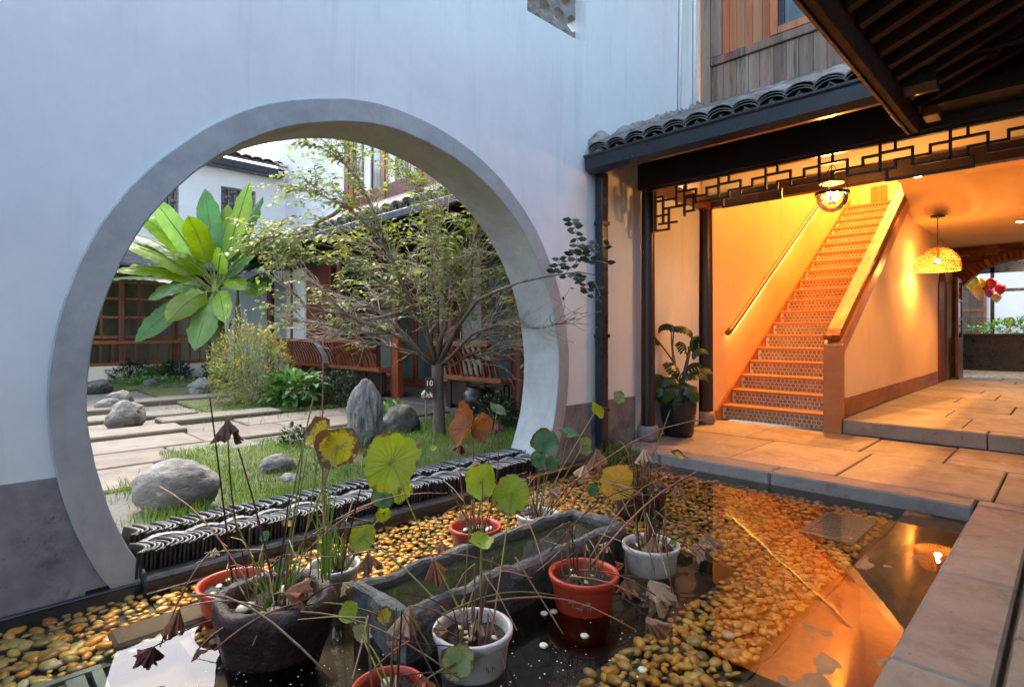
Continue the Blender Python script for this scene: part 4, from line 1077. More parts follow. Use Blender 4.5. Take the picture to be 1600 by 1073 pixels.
while x < 4.38:
    MB().box((x-.016, YB-.01, .41), (x+.016, YB+.02, .80)).build('baluster', M_REDW, rl); x += .21
# lattice windows high in the wall
def cracked(x0, x1, z0, z1, label):
    g = thing('window_grille', ((x0+x1)/2, YB+.1, z0), label, 'grille')
    f = MB(); t = .03
    f.box((x0, YB+.08, z0), (x1, YB+.12, z0+t)); f.box((x0, YB+.08, z1-t), (x1, YB+.12, z1)); f.box((x0, YB+.08, z0+t), (x0+t, YB+.12, z1-t)); f.box((x1-t, YB+.08, z0+t), (x1, YB+.12, z1-t))
    f.build('frame', M_CERAM, g)
    n_ = 6; dx, dz = (x1-x0)/n_, (z1-z0)/n_
    for i in range(n_):
        for j in range(n_):
            b = MB(); h = (i+j) % 2
            xc, zc = x0+(i+.5)*dx, z0+(j+.5)*dz
            if h: b.box((xc-dx*.75, YB+.085, zc-.011), (xc+dx*.4, YB+.115, zc+.011)); b.box((xc-.011, YB+.086, zc+.012), (xc+.011, YB+.114, zc+dz*.8))
            else: b.box((xc-.011, YB+.087, zc-dz*.7), (xc+.011, YB+.113, zc+dz*.5)); b.box((xc+.012, YB+.088, zc-.3*dz), (xc+dx*.7, YB+.112, zc-.3*dz+.02))
            b.build('bar', M_CERAM, g)
    MB().box((x0, YB+.16, z0), (x1, YB+.17, z1)).build('backing', M_PANE, g)
cracked(4.51, 5.32, 3.71, 4.55, 'square grey lattice grille in the white wall above the banana plant')
cracked(2.9, 3.62, 3.71, 4.55, 'second grey lattice grille partly cut off by the round gate edge')
MB().box((-9, YB-.36, 4.95), (5.9, YB-.02, 5.14), .02).build('gutter', M_BLACKM, ga)
q = MB(); q.add([(-9, YB-.42, 5.16), (5.95, YB-.42, 5.16), (5.95, YB+2.3, 6.1), (-9, YB+2.3, 6.1), (-9, YB-.42, 5.20), (5.95, YB-.42, 5.20), (5.95, YB+2.3, 6.15), (-9, YB+2.3, 6.15)],
   [(0,1,2,3), (7,6,5,4), (0,4,5,1), (1,5,6,2), (2,6,7,3), (3,7,4,0)]); roofA = q.build('roof', M_ROOF, ga)
mu, md = rt_up.mesh('tile', [M_ROOF, M_ROOFW]), rt_dn.mesh('tile', [M_ROOF, M_ROOFW])
x = 2.2; c = 0
while x < 5.95:
    for k in range(7):
        y = YB-.44+k*.34
        put('tile', mu if c % 2 == 0 else md, roofA, (x, y, 5.22+(y-YB+.42)*.346+(.03 if c % 2 == 0 else .02)), (0, -.33, pi/2), (1.5, 1.25, 1.25))
    x += .125; c += 1
MB().box((1.8, YB+1.5, 5.95), (4.9, YB+1.75, 6.3), .03).build('roof_ridge', M_ROOFW, roofA)

# right gallery building along X = 4.85 .. 6.06
gb = thing('red_timber_gallery', (5.4, 7.5, 0), 'two storey red timber gallery with sloping tiled eave and curved back benches beside the garden', 'building')
MB().box((4.70, 3.40, -.05), (6.4, 14.38, .045), .01).build('gallery_floor', M_GARD, gb)
MB().box((6.06, 3.40, 3.35), (6.3, 11.2, 3.62)).build('storey_beam', M_REDW, gb)
MB().box((6.06, 11.35, -.05), (6.3, 14.9, 7.0)).build('end_wall', M_WHITE, gb)
MB().box((7.6, 3.46, -.05), (7.7, 11.3, 3.0)).build('inner_wall', M_CREAM, gb)
MB().box((4.86, 3.41, 2.62), (7.6, 14.3, 2.68)).build('ceiling', M_DARKW, gb)
MB().box((4.78, 3.41, 2.36), (4.92, 12.4, 2.60), .006).build('eave_beam', M_DARKW, gb)
MB().box((4.84, 3.41, 2.60), (4.88, 12.4, 2.97)).build('eave_board', M_DARKW, gb)
MB().box((6.08, 3.41, 2.50), (6.28, 11.34, 3.38)).build('upper_wall_base', M_DARKW, gb)
for y in (3.55, 4.72, 6.05, 7.45, 9.2, 11.1, 12.3):
    MB().lathe([(.075, .04), (.075, 2.36)], (4.85, y, 0), 14).build('column', M_REDW, gb, smooth=True)
# inner screen of doors at X = 6.05
y = 3.5; k = 0
while y < 11.2:
    wd = .62
    f = MB(); x0 = 6.0
    for (a, b, z0, z1) in ((0, .06, .06, 2.5), (wd-.06, wd, .06, 2.5)): f.box((x0, y+a, z0), (x0+.06, y+b, z1))
    f.box((x0, y+.06, .06), (x0+.058, y+wd-.06, .2)); f.box((x0, y+.06, 2.42), (x0+.058, y+wd-.06, 2.5)); f.box((x0, y+.06, .62 if k % 3 else 1.0), (x0+.058, y+wd-.06, .70 if k % 3 else 1.08))
    fo = f.build('door_frame', M_REDW, gb)
    MB().box((x0+.022, y+.06, .2), (x0+.034, y+wd-.06, 2.42)).build('pane', M_PANEC if k % 4 in (1, 2) else M_PANE, fo)
    for zz in (1.5, 1.95): MB().box((x0+.005, y+.06, zz), (x0+.02, y+wd-.06, zz+.03)).build('muntin', M_REDL, fo)
    y += wd+.015; k += 1
MB().box((5.96, 3.4, .045), (6.1, 11.2, .10), .004).build('threshold', M_REDW, gb)
MB().box((4.80, 10.55, .05), (5.0, 11.35, 2.3), .01).build('white_pier', M_WHITE, gb)
MB().box((4.83, 9.55, .95), (4.90, 10.52, 2.3), .008).build('red_panel', M_REDW, gb)
# benches with curved backs
def bench(y0, y1, label, n):
    b = thing('curved_back_bench', (4.85, (y0+y1)/2, .05), label, 'bench', None)
    MB().box((4.62, y0, .42), (5.02, y1, .47), .008).build('seat', M_REDL, b)
    MB().box((4.585, y0, .44), (4.62, y1, .50), .006).build('seat_rail', M_REDL, b)
    MB().box((4.37, y0, .875), (4.44, y1, .935), .010).build('top_rail', M_REDL, b)
    me = MB()
    pr = [(4.60, .49), (4.575, .54), (4.56, .60), (4.545, .66), (4.51, .72), (4.465, .78), (4.43, .83), (4.41, .878)]
    for dy in (-.011, .011):
        for (x, z) in pr: me.v.append((x-.016, dy, z)); me.v.append((x+.016, dy, z))
    L2 = len(pr)*2
    for i in range(len(pr)-1):
        a = i*2; me.f += [[a, a+1, a+3, a+2], [L2+a, L2+a+2, L2+a+3, L2+a+1], [a, a+2, L2+a+2, L2+a], [a+1, L2+a+1, L2+a+3, a+3]]; me.m += [0]*4
    me = me.mesh('baluster', M_REDL)
    for i in range(n):
        put('baluster', me, b, (0, y0+(y1-y0)*(i+.5)/n, 0))
    for i in range(4):
        yy_ = y0+.08+(y1-y0-.16)*i/3
        MB().box((4.68, yy_-.03, .045), (4.76, yy_+.03, .42), .005).build('leg', M_DARKW, b)
    MB().box((4.70, y0, .10), (4.74, y1, .40)).build('skirt_board', M_DARKW, b)
bench(4.80, 5.98, 'curved back red bench closest to the round gate', 11)
bench(7.52, 9.10, 'curved back red bench behind the standing stone', 15)
bench(9.3, 11.0, 'curved back red bench half hidden behind the yellow green shrub', 16)
MB().box((4.79, 7.30, .05), (4.90, 7.44, .95), .006).build('short_post', M_REDL, gb)
j = MB().lathe([(0, 0), (.12, 0), (.18, .08), (.20, .18), (.17, .28), (.13, .31), (.14, .33), (.11, .32), (0, .30)], (4.60, 5.25, 0.04), 20).build('black_jar', M_BLKP, smooth=True)
tag(j, 'round black jar on the paving under the bench by the gate', 'jar')
# eave of the gallery
def slope2(x): return 2.62+(x-3.98)*.46
q = MB(); q.add([(3.97, 3.39, slope2(3.97)-.03), (3.97, 12.6, slope2(3.97)-.03), (6.10, 12.6, slope2(6.1)-.03), (6.10, 3.39, slope2(6.1)-.03),
                 (3.97, 3.39, slope2(3.97)-.005), (3.97, 12.6, slope2(3.97)-.005), (6.10, 12.6, slope2(6.1)-.005), (6.10, 3.39, slope2(6.1)-.005)],
                [(3,2,1,0), (4,5,6,7), (1,5,4,0), (2,6,5,1), (3,7,6,2), (0,4,7,3)]); roofB = q.build('roof', M_EAVE, gb)
tiled_roof(roofB, 3.93, 6.04, 12.5, 3.45, 2.62, .46, .24, .19)
MB().box((3.88, 3.39, 2.47), (3.96, 12.6, 2.57), .01).build('gutter', M_BLACKM, gb)
y = 3.6
while y < 12.5:
    MB().box((3.98, y-.02, 2.50), (4.8, y+.02, 2.55)).build('rafter', M_EAVE, gb); y += .28
# upper storey
y = 3.5; k = 0
while y < 11.1:
    MB().box((6.08, y-.07, 3.62), (6.2, y+.07, 7), .006).build('upper_post', M_REDL if k != 3 else M_BLACKM, gb)
    y += 1.26; k += 1
MB().box((6.07, 11.18, 3.4), (6.21, 11.34, 7), .006).build('corner_post', M_REDL, gb)
y = 3.5; k = 0
while y < 11.1:
    MB().box((6.10, y+.075, 3.62), (6.18, y+1.18, 4.0)).build('sill_board', M_REDW, gb)
    f = MB()
    for a in (.08, .44, .80, 1.12): f.box((6.10, y+a, 4.0), (6.16, y+a+.05, 7))
    fo = f.build('window_frame', M_REDW if k % 2 else M_BRDG, gb)
    for a in (.13, .49, .85): MB().box((6.125, y+a, 4.0), (6.14, y+a+.31, 6.95)).build('pane', M_PANEC if (k+int(a*3)) % 3 else M_WHITE, fo)
    y += 1.26; k += 1
MB().box((6.06, 3.4, 7.0), (6.4, 11.35, 7.2)).build('upper_beam', M_DARKW, gb)
# stone slabs between the lawn and the gallery are part of the garden paving above

# ================================================================== ROCKS
def rock(name, c, r, label, cat='rock', m=M_ROCK, seed=0, rough=.25, sub=4, flat=0, ridge=0, shear=(0, 0), group=None, rz=0):
    bm = bmesh.new(); bmesh.ops.create_icosphere(bm, subdivisions=sub, radius=1)
    vs = []; o_ = Vector((seed*7.3, seed*3.1, seed))
    for v in bm.verts:
        d = v.co.normalized()
        n1 = noise.noise(d*1.3+o_); n2 = noise.fractal(d*3.1+o_, .8, 2.1, 5)
        k_ = 1+rough*n1+rough*.45*n2
        if ridge: k_ += ridge*abs(noise.noise(Vector((d.x*5, d.y*5, d.z*1.1))+o_))-ridge*.3
        p = Vector((d.x*r[0], d.y*r[1], d.z*r[2]))*k_
        p.x += shear[0]*p.z; p.y += shear[1]*p.z
        p = Matrix.Rotation(rz, 3, 'Z') @ p
        vs.append((c[0]+p.x, c[1]+p.y, max(c[2]+p.z, c[2]-r[2]*.75)))
    mb = MB().add(vs, [[v.index for v in f.verts] for f in bm.faces]); bm.free()
    o = mb.build(name, m, smooth=True); tag(o, label, cat, group); return o
def gp(px, py, z=0.):
    f = FPX*(CAM_Z-z)/(py-HY); return P(px, py, f)
c = gp(272, 795); rock('boulder', (c.x+.03, c.y+.10, .10), (.245, .17, .17), 'big grey textured boulder lying on gravel just inside the round gate', m=M_ROCK, seed=1, rough=.12, rz=-.7, ridge=.05)
c = gp(571, 700)
def standing_stone():
    bm = bmesh.new(); bmesh.ops.create_icosphere(bm, subdivisions=5, radius=1); vs = []
    o_ = Vector((9.3, 2.2, 4))
    for v in bm.verts:
        d = v.co.normalized(); z = d.z
        t = (z+1)/2
        w_ = .185*(1-.10*t) * (1 if t < .55 else max(.0, 1-((t-.55)/.47)**2.4*.9))/max(.25, sqrt(max(.0001, 1-z*z))) if abs(z) < .97 else .10
        w_ = min(w_, .2)
        a = math.atan2(d.y, d.x)
        k_ = 1+.13*noise.noise(Vector((cos(a)*1.4, sin(a)*1.4, z*1.1))+o_)-.34*abs(noise.noise(Vector((cos(a)*3.2, sin(a)*3.2, z*1.3))+o_))-.14*abs(noise.noise(Vector((cos(a)*13, sin(a)*13, z*4))+o_))
        hr_ = sqrt(d.x*d.x+d.y*d.y)
        vs.append((c.x+d.x*w_*k_, c.y+d.y*w_*k_*.8, -.03+t*.66*(1+.04*noise.noise(d*4))))
    mb = MB().add(vs, [[v.index for v in f.verts] for f in bm.faces]); bm.free()
    o = mb.build('standing_stone', M_ROCKV, smooth=True); tag(o, 'tall upright grey veined stone standing on the lawn beside the path', 'rock')
standing_stone()
for (px, py, rx, ry, rz_, m_, sd, lb) in (
    (190, 668, .20, .16, .17, M_ROCK, 3, 'pale angular rock resting on the stepping slab by the gate edge'),
    (182, 634, .20, .15, .13, M_ROCK, 4, 'low grey rock behind the pale angular rock'),
    (163, 640, .15, .12, .09, M_ROCK, 5, 'small flat rock at the foot of the low grey rock'),
    (311, 615, .28, .2, .16, M_ROCK, 6, 'smooth tan boulder under the banana plant'),
    (625, 678, .19, .16, .17, M_ROCKD, 7, 'dark lumpy rock between the standing stone and the tree'),
    (428, 745, .13, .10, .09, M_ROCK, 8, 'half buried pale rock in the lawn beside the dark round shrub'),
    (448, 762, .09, .07, .05, M_ROCK, 9, 'small pale rock at the front edge of the lawn'),
    (150, 612, .24, .2, .13, M_ROCKD, 11, 'dark rock among low plants at the gallery foot'),
    (232, 606, .15, .12, .10, M_ROCKD, 12, 'small dark rock under the clipped plants below the red rail')):
    c = gp(px, py); rock('rock', (c.x+.05, c.y+.05, rz_*.6), (rx, ry, rz_), lb, m=m_, seed=sd, rz=rnd(0, 3))
c = P(666, 617, 6.0); rock('ball_stone', (c.x, c.y, c.z), (.055, .055, .055), 'small pale round stone ball beside the tree trunk', m=M_KERB, seed=2, rough=.03)
pst = MB().tube([(c.x, c.y, 0), (c.x, c.y, c.z-.045)], .012, 6).build('ball_stake', M_TWIG); tag(pst, 'thin stake carrying the pale stone ball by the tree', 'stake')

# ================================================================== PLANTS
def potlike(name, prof, c, m, parent, n=28): return MB().lathe(prof, c, n).build(name, m, parent, smooth=True)
# ---- garden tree
tb = gp(686, 681)
tree = thing('garden_tree', (tb.x, tb.y, 0), 'half bare garden tree with many fine twigs and olive leaves framed by the round gate', 'tree')
fork = P(684, 575, tb.length*.97); 
dep = (Vector((tb.x, tb.y, 0))).dot(FW)
fork = P(684, 572, dep)
trunk = MB(); tp = [Vector((tb.x, tb.y, -.03)), Vector((tb.x, tb.y, .05)), tb.lerp(fork, .35)+RT*.005, tb.lerp(fork, .7)-RT*.006, fork, fork+UP*.05]
trunk.tube(tp, [.088, .066, .058, .056, .063, .04], 14)
trunk.build('trunk', M_BARK, tree, smooth=True)
limbs = MB(); twigs = MB(); tips = []; FOL = [MB(), MB(), MB()]
def wig(a, b, n, amp):
    pts = [a]; d = b-a
    for i in range(1, n):
        pts.append(a+d*(i/n)+Vector((rnd(-1, 1), rnd(-1, 1), rnd(-1, 1)))*amp*d.length)
    pts.append(b); return pts
def inside(p):
    # keep clear of the wall body except inside the gate opening
    if p.y > 3.44: return True
    return False
def leafspray(p, d, n, size, yel=.07):
    """paired leaves along a drooping twiglet"""
    d = Vector(d).normalized(); L_ = size*n*.42
    q = p.copy(); pts = [q.copy()]
    for i in range(n):
        d = (d+Vector((0, 0, -.10))+Vector((rnd(-1, 1), rnd(-1, 1), rnd(-1, 1)))*.07).normalized()
        q = q+d*L_/n; pts.append(q.copy())
        s = d.cross(UP)
        if s.length < .1: s = RT.copy()
        s.normalize(); s = s*(1 if i % 2 else -1)
        g = FOL[2 if random.random() < yel else (1 if random.random() < .3 else 0)]
        leaf(g, q, (s+d*.5+Vector((0, 0, rnd(-.6, .15)))), size*rnd(.75, 1.2), .48, .12)
    twigs.tube(pts, [.0022]*len(pts), 3, cap=False)
targets = []
main = [(-.75, .15, .62), (-.45, -.5, 1.15), (.02, .1, 1.5), (.35, .3, 1.05), (.62, -.05, .55), (-.25, .45, .95), (.12, -.35, 1.0), (-.95, -.1, .35), (.75, -.2, .22)]
leaf_n = 0
for mi_, (a, b, h) in enumerate(main):
    end = fork+RT*a+FW*b*.8+UP*h
    pts = wig(fork+UP*.0, end, 5, .06)
    r0 = .027 if mi_ < 7 else .018
    limbs.tube(pts, [r0*(1-.14*i) for i in range(6)], 8)
    for j in range(1, 6):
        for _ in range(5 if j > 1 else 1):
            s = pts[j]+(pts[min(j+1, 5)]-pts[j])*random.random()
            out = (s-fork); out.z *= .5
            dr = (out.normalized()*.8+Vector((rnd(-1, 1), rnd(-1, 1), rnd(-.35, .55)))).normalized()
            L_ = rnd(.28, .62)
            e = s+dr*L_+Vector((0, 0, -.03))
            if e.y < 3.46: e.y = 3.46+rnd(0, .1)
            p2 = wig(s, e, 4, .07)
            twigs.tube(p2, [.0065, .0052, .004, .003, .002], 5, cap=False)
            for q_ in range(3):
                t2 = p2[random.choice((1, 2, 3, 4))]
                d3 = (dr+Vector((rnd(-1, 1), rnd(-1, 1), rnd(-.8, .6)))).normalized()
                e3 = t2+d3*rnd(.14, .38)
                if e3.y < 3.44: e3.y = 3.44
                p3 = wig(t2, e3, 3, .08); twigs.tube(p3, [.0042, .0034, .0026, .0018], 4, cap=False)
                tips.append((e3, d3))
                if random.random() < .6: tips.append((p3[1], d3))
for (p, d) in tips:
    # leaves gather in the upper part, the lower left stays bare
    rel = p-fork; lat = rel.dot(RT)
    pr = .72 if rel.z > .7 else (.36 if rel.z > .4 else .06)
    if lat < -.3 and rel.z < .5: pr *= .4
    if random.random() < pr: leafspray(p, d, random.choice((3, 4, 5)), .078)
# upper left plume and the bough that leans out through the gate
for (path, n_) in (([(684, 572, dep), (650, 480, 5.35), (600, 380, 5.2), (540, 320, 5.1), (490, 300, 5.0)], 3), ([(600, 380, 5.2), (560, 280, 5.1), (520, 240, 5.0)], 3), ([(540, 320, 5.1), (480, 360, 5.1), (440, 370, 5.1)], 3),
                   ([(650, 480, 5.35), (560, 420, 5.3), (470, 400, 5.3), (425, 390, 5.3)], 3), ([(650, 480, 5.35), (570, 500, 5.2), (480, 480, 5.1), (440, 440, 5.0)], 0), ([(684, 572, dep), (610, 520, 5.2), (520, 510, 5.1), (450, 500, 5.1)], 0),
                   ([(610, 520, 5.2), (540, 490, 5.1), (490, 440, 5.0)], 0), ([(684, 572, dep), (730, 480, 5.5), (740, 380, 5.5), (770, 310, 5.4)], 3), ([(684, 572, dep), (700, 440, 5.7), (660, 320, 5.7), (640, 270, 5.6)], 3),
                   ([(684, 572, dep), (740, 520, 5.2), (800, 505, 4.9), (845, 512, 4.4), (880, 505, 4.2)], 0)):
    pts = [P(*p) for p in path]
    fine = []
    for a, b in zip(pts[:-1], pts[1:]): fine += wig(a, b, 3, .04)[:-1]
    fine.append(pts[-1]); m_ = len(fine)
    limbs.tube(fine, [.017*(1-i/m_)+.003 for i in range(m_)], 6)
    for i in range(2, m_):
        for _ in range(5 if n_ else 5):
            d = (fine[i]-fine[i-1]).normalized()+Vector((rnd(-1, 1), rnd(-1, 1), rnd(-.6, .8)))*.8
            e = fine[i]+d.normalized()*rnd(.12, .38)
            if e.y < 3.44 and not (path[-1][2] < 4.3): e.y = 3.46
            p3 = wig(fine[i], e, 3, .08); twigs.tube(p3, [.0045, .0036, .0028, .0018], 4, cap=False)
            if path[-1][2] < 4.3: continue
            if n_ or random.random() < .15:
                leafspray(e, d, random.choice((5, 6, 7)), .066); leafspray(p3[1], d+Vector((0, 0, .4)), 5, .066); leafspray(p3[2], d+Vector((rnd(-1,1), rnd(-1,1), .1)), 5, .066)
bough = [(684, 572, dep), (715, 510, 5.35), (745, 470, 5.1), (775, 455, 4.75), (812, 441, 4.1), (860, 431, 3.95), (905, 425, 3.85), (932, 430, 3.8)]
pts = [P(*p) for p in bough]
limbs.tube(pts, [.028, .022, .017, .012, .009, .006, .0045, .003], 7)
OUT = [([(868, 428), (885, 408), (900, 395)], 3), ([(900, 412), (903, 378), (897, 352), (893, 342)], 9), ([(905, 400), (922, 388), (940, 388), (957, 380)], 5), ([(905, 410), (918, 402), (935, 408), (952, 412)], 4),
       ([(915, 432), (917, 448), (920, 460)], 4), ([(880, 432), (900, 432), (915, 436)], 4), ([(865, 430), (872, 415), (875, 402)], 3), ([(885, 425), (905, 405), (915, 385), (920, 378)], 5), ([(930, 440), (938, 462), (925, 466)], 3)]
g = FOL[0]
OUTL = MB()
for path, n_ in OUT:
    pp = [P(x, y, 3.85+rnd(-.05, .05)) for x, y in path]
    twigs.tube(pp, [.0028]+[.002]*(len(pp)-1), 4, cap=False)
    for i in range(n_):
        t = (i+.6)/n_*(len(pp)-1); a = min(int(t), len(pp)-2); q = pp[a].lerp(pp[a+1], t-a)
        for s in ((1, -1) if random.random() < .6 else (random.choice((1, -1)),)):
            leaf(OUTL, q, RT*s*rnd(.6, 1)+UP*rnd(-.35, .3)+FW*rnd(-.5, .5), rnd(.056, .074), .5, .06, face=True)
for path in ([(845, 512), (880, 470), (890, 450)], [(850, 455), (895, 488), (912, 490)], [(850, 470), (880, 495), (893, 500)]):
    pp = [P(x, y, 4.0) for x, y in path]; twigs.tube(pp, .0018, 3, cap=False)
    for q in pp[1:]:
        for _ in range(2): leaf(OUTL, q, RT*rnd(-1, 1)+UP*rnd(-.5, .5), .035, .5, .1)
limbs.build('limbs', M_BARK, tree, smooth=True); twigs.build('twigs', M_TWIG, tree, kind='stuff')
for gmb, m_, nm in ((FOL[0], M_LEAF1, 'crown'), (FOL[1], M_LEAFS, 'crown'), (FOL[2], M_LEAF2, 'crown')): gmb.build(nm, m_, tree, kind='stuff')
OUTL.build('leaves', M_LEAFD, tree, kind='stuff', label='dark leaves on the bough reaching out over the pool')
# name tag on the trunk
tg = thing('tree_tag', P(671, 607, dep-.10), 'small brown plate with white marks tied in front of the tree trunk', 'sign')
b0 = P(671, 607, dep-.10)
MB().box((-.045, -.004, -.11), (.045, .004, .11), .003, M=Matrix.Translation(b0) @ Matrix.Rotation(HEAD-pi/2, 4, 'Z')).build('plate', M_EAVE, tg)
cu = bpy.data.curves.new('t', 'FONT'); cu.body = '10'; cu.size = .075; cu.extrude = .0015; cu.align_x = 'CENTER'
tmp = bpy.data.objects.new('tmp', cu); COL.objects.link(tmp); dg = bpy.context.evaluated_depsgraph_get()
me = bpy.data.meshes.new_from_object(tmp.evaluated_get(dg)); bpy.data.objects.remove(tmp); me.materials.append(M_PIPEW)
o = put('number', me, tg, b0-FW*.006+UP*.03, (radians(90), 0, HEAD-pi/2))
mk = MB()
for (x0, z0, x1, z1) in ((-.028, -.03, -.018, -.055), (-.018, -.055, -.034, -.085), (-.030, -.055, -.006, -.085), (.006, -.03, .016, -.055), (.016, -.055, .002, -.085), (.010, -.055, .032, -.085), (-.03, -.06, .03, -.058)):
    mk.tube([b0-FW*.007+RT*x0+UP*z0, b0-FW*.007+RT*x1+UP*z1], .0045, 4)
mk.build('lettering', M_PIPEW, tg)
sg = thing('garden_sign', gp(502, 640), 'small red garden sign on a short stake in front of the leafy plants', 'sign')
b1 = P(498, 590, 8.6)
MB().box((-.10, -.006, -.10), (.10, .006, .10), .004, M=Matrix.Translation(b1) @ Matrix.Rotation(HEAD-pi/2, 4, 'Z')).build('plate', mat('sign_red', (.16, .04, .03), .4, .2, 4, fine=0, bump=0), sg)
MB().tube([b1+FW*.01-UP*.55, b1+FW*.01], .018, 6).build('stake', M_TWIG, sg)
mk = MB()
for x0 in (-.05, 0, .05):
    for (a, b, c_, d_) in ((-.018, .04, .018, .04), (0, .05, 0, -.02), (-.018, 0, .018, -.02), (-.016, -.03, .016, -.03)):
        mk.tube([b1-FW*.009+RT*(x0+a)+UP*b, b1-FW*.009+RT*(x0+c_)+UP*d_], .005, 4)
mk.build('lettering', M_PIPEW, sg)

# ---- banana plant
bc = P(338, 455, 10.6)
bn = thing('banana_plant', (bc.x, bc.y, 0), 'tall banana plant with broad bright green leaves against the white wall', 'plant')
MB().tube([(bc.x+.1, bc.y+.1, 0), (bc.x+.06, bc.y+.06, .8), (bc.x, bc.y, bc.z-.1), (bc.x, bc.y, bc.z+.2)], [.16, .13, .10, .06], 14).build('stem', M_BANS, bn, smooth=True)
c2 = P(372, 470, 10.9)
MB().tube([(c2.x, c2.y, 0), (c2.x, c2.y, 1.2), (c2.x-.03, c2.y, c2.z+.3)], [.08, .06, .03], 10).build('stem', M_BANS, bn, smooth=True)
def banana_leaf(tip, w, lift, m, base=None, roll=0, pet=.22, curl=.15):
    a = Vector(base) if base is not None else Vector((bc.x, bc.y, bc.z+rnd(-.05, .1)))
    t_ = Vector(tip); mid = (a+t_)/2+UP*lift
    n_ = 40; g = MB(); pts = []
    for i in range(n_+1):
        t = i/n_; pts.append(a*(1-t)**2+mid*2*t*(1-t)+t_*t*t)
    L_ = (t_-a).length
    for i in range(n_+1):
        t = i/n_; d = (pts[min(i+1, n_)]-pts[max(i-1, 0)]).normalized()
        s = d.cross(-FW*.95+UP*.38)
        if s.length < .2: s = d.cross(UP)
        s = (Matrix.Rotation(roll, 3, d) @ s.normalized()); nn_ = s.cross(d)
        if t < pet: ww = .018
        else:
            u = (t-pet)/(1-pet); ww = 1.12*w*min(1, (u*5)**.6)*(1-max(0, (u-.62)/.38)**2.2) + .004
        for k_, q in enumerate((-1, -.55, 0, .55, 1)):
            ed = (.035*noise.noise(Vector((i*.45, q*3, L_*9)))+.006*(i % 2))*(1 if abs(q) > .8 else .35); ww = ww*(1+(.10*noise.noise(Vector((i*.8, q*5, L_*5))) if abs(q) > .9 else 0))
            g.v.append(pts[i]+s*(q*ww)+nn_*(abs(q)**1.3*ww*(-curl)+ed)+d*(abs(q)*-.02))
    for i in range(n_):
        for k_ in range(4): g.f.append([i*5+k_, i*5+k_+1, i*5+k_+6, i*5+k_+5]); g.m.append(0)
    g.tube(pts[:-1], [.016*(1-.8*i/n_)+.003 for i in range(n_)], 5, mi=1)
    g.build('leaf', [m, M_BANS], bn, smooth=True)
for (tx, ty, tf_, w, lift, m_, pet, roll) in (
    (247, 322, 10.2, .17, .10, M_BAN, .28, .2), (322, 308, 10.8, .19, .0, M_BAND, .3, .1), (386, 298, 10.4, .20, .02, M_BAN, .25, -.2), (297, 348, 10.0, .18, .25, M_BAN, .3, .5),
    (203, 372, 10.3, .17, .45, M_BAND, .2, .9), (198, 385, 10.0, .19, .32, M_BAN, .25, .7), (176, 440, 10.2, .16, .35, M_BAND, .2, .9), (188, 428, 9.9, .17, .42, M_BAN, .2, .5),
    (412, 378, 10.6, .16, .30, M_BAN, .3, -.4), (425, 352, 10.9, .13, .30, M_BAND, .3, -.5), (268, 500, 9.7, .20, .32, M_BAN, .25, -.3), (222, 528, 10.1, .17, .30, M_BAND, .3, -.2),
    (308, 540, 9.7, .23, .25, M_BAN, .22, .0), (378, 455, 10.2, .14, .38, M_BAN, .3, -.3), (440, 405, 11.0, .15, .30, M_BAND, .3, -.6), (395, 405, 10.2, .15, .25, M_BAND, .3, -.4), (225, 345, 10.4, .16, .30, M_BAN, .25, .4), (262, 405, 9.9, .15, .35, M_BAN, .25, .3), (355, 330, 10.9, .16, .05, M_BAN, .3, 0), (240, 470, 9.9, .16, .45, M_BAND, .25, .2), (350, 500, 9.9, .15, .3, M_BAN, .3, 0), (405, 320, 10.7, .13, .1, M_BAND, .3, -.3), (345, 395, 10, .16, .1, M_BAN, .35, .3)):
    tp_ = P(tx, ty, tf_); banana_leaf(tp_+(tp_-bc)*.10, w, lift, m_, None, roll, pet)
banana_leaf(P(412, 462, 10.6), .17, .22, M_BAN, P(372, 450, 10.9), -.3, .3); banana_leaf(P(335, 608, 11.2), .10, .25, M_BAN, P(362, 500, 10.9), 0, .3)
banana_leaf(P(430, 440, 10.9), .13, .30, M_BAND, P(372, 450, 10.9), -.5, .3)

# ---- shrubs
def shrub(name, px, py, f, rad, n, size, m, label, cat='shrub', stems=10, asp=.45, base=None, shell=.45, mats2=None):
    c = P(px, py, f); 
    s = thing(name, (c.x, c.y, 0), label, cat)
    g = MB()
    for _ in range(stems):
        a = rnd(0, 6.28); q = Vector((cos(a)*rad[0]*rnd(.2, .8), sin(a)*rad[1]*rnd(.2, .8), rad[2]*rnd(-.2, .9)))
        g.tube([(c.x+q.x*.15, c.y+q.y*.15, -.02), (c.x+q.x*.5, c.y+q.y*.5, max(.05, c.z*.6+q.z*.3)), (c.x+q.x, c.y+q.y, max(.08, c.z+q.z))], [.009, .006, .003], 4)
    g.build('stems', M_TWIG, s, kind='stuff')
    cloud(c, rad, n, size, m, 'foliage', s, shell, asp=asp)
    if mats2: cloud((c.x, c.y, c.z+rad[2]*.1), [r*1.04 for r in rad], int(n*.4), size, mats2, 'foliage', s, .7, asp=asp)
    return s, c
shrub('yellow_green_shrub', 398, 585, 8.3, (.62, .62, .62), 5200, .055, M_LEAFS, 'large feathery yellow green shrub in front of the banana plant', stems=26, asp=.32, shell=.2, mats2=M_LEAF2)
s_, c_ = shrub('flowering_shrub', 400, 540, 8.4, (.30, .30, .35), 300, .05, M_LEAFS, 'airy shrub with tall pale yellow flower spikes above the feathery shrub', stems=4, asp=.3)
sp_ = MB(); fl_ = MB()
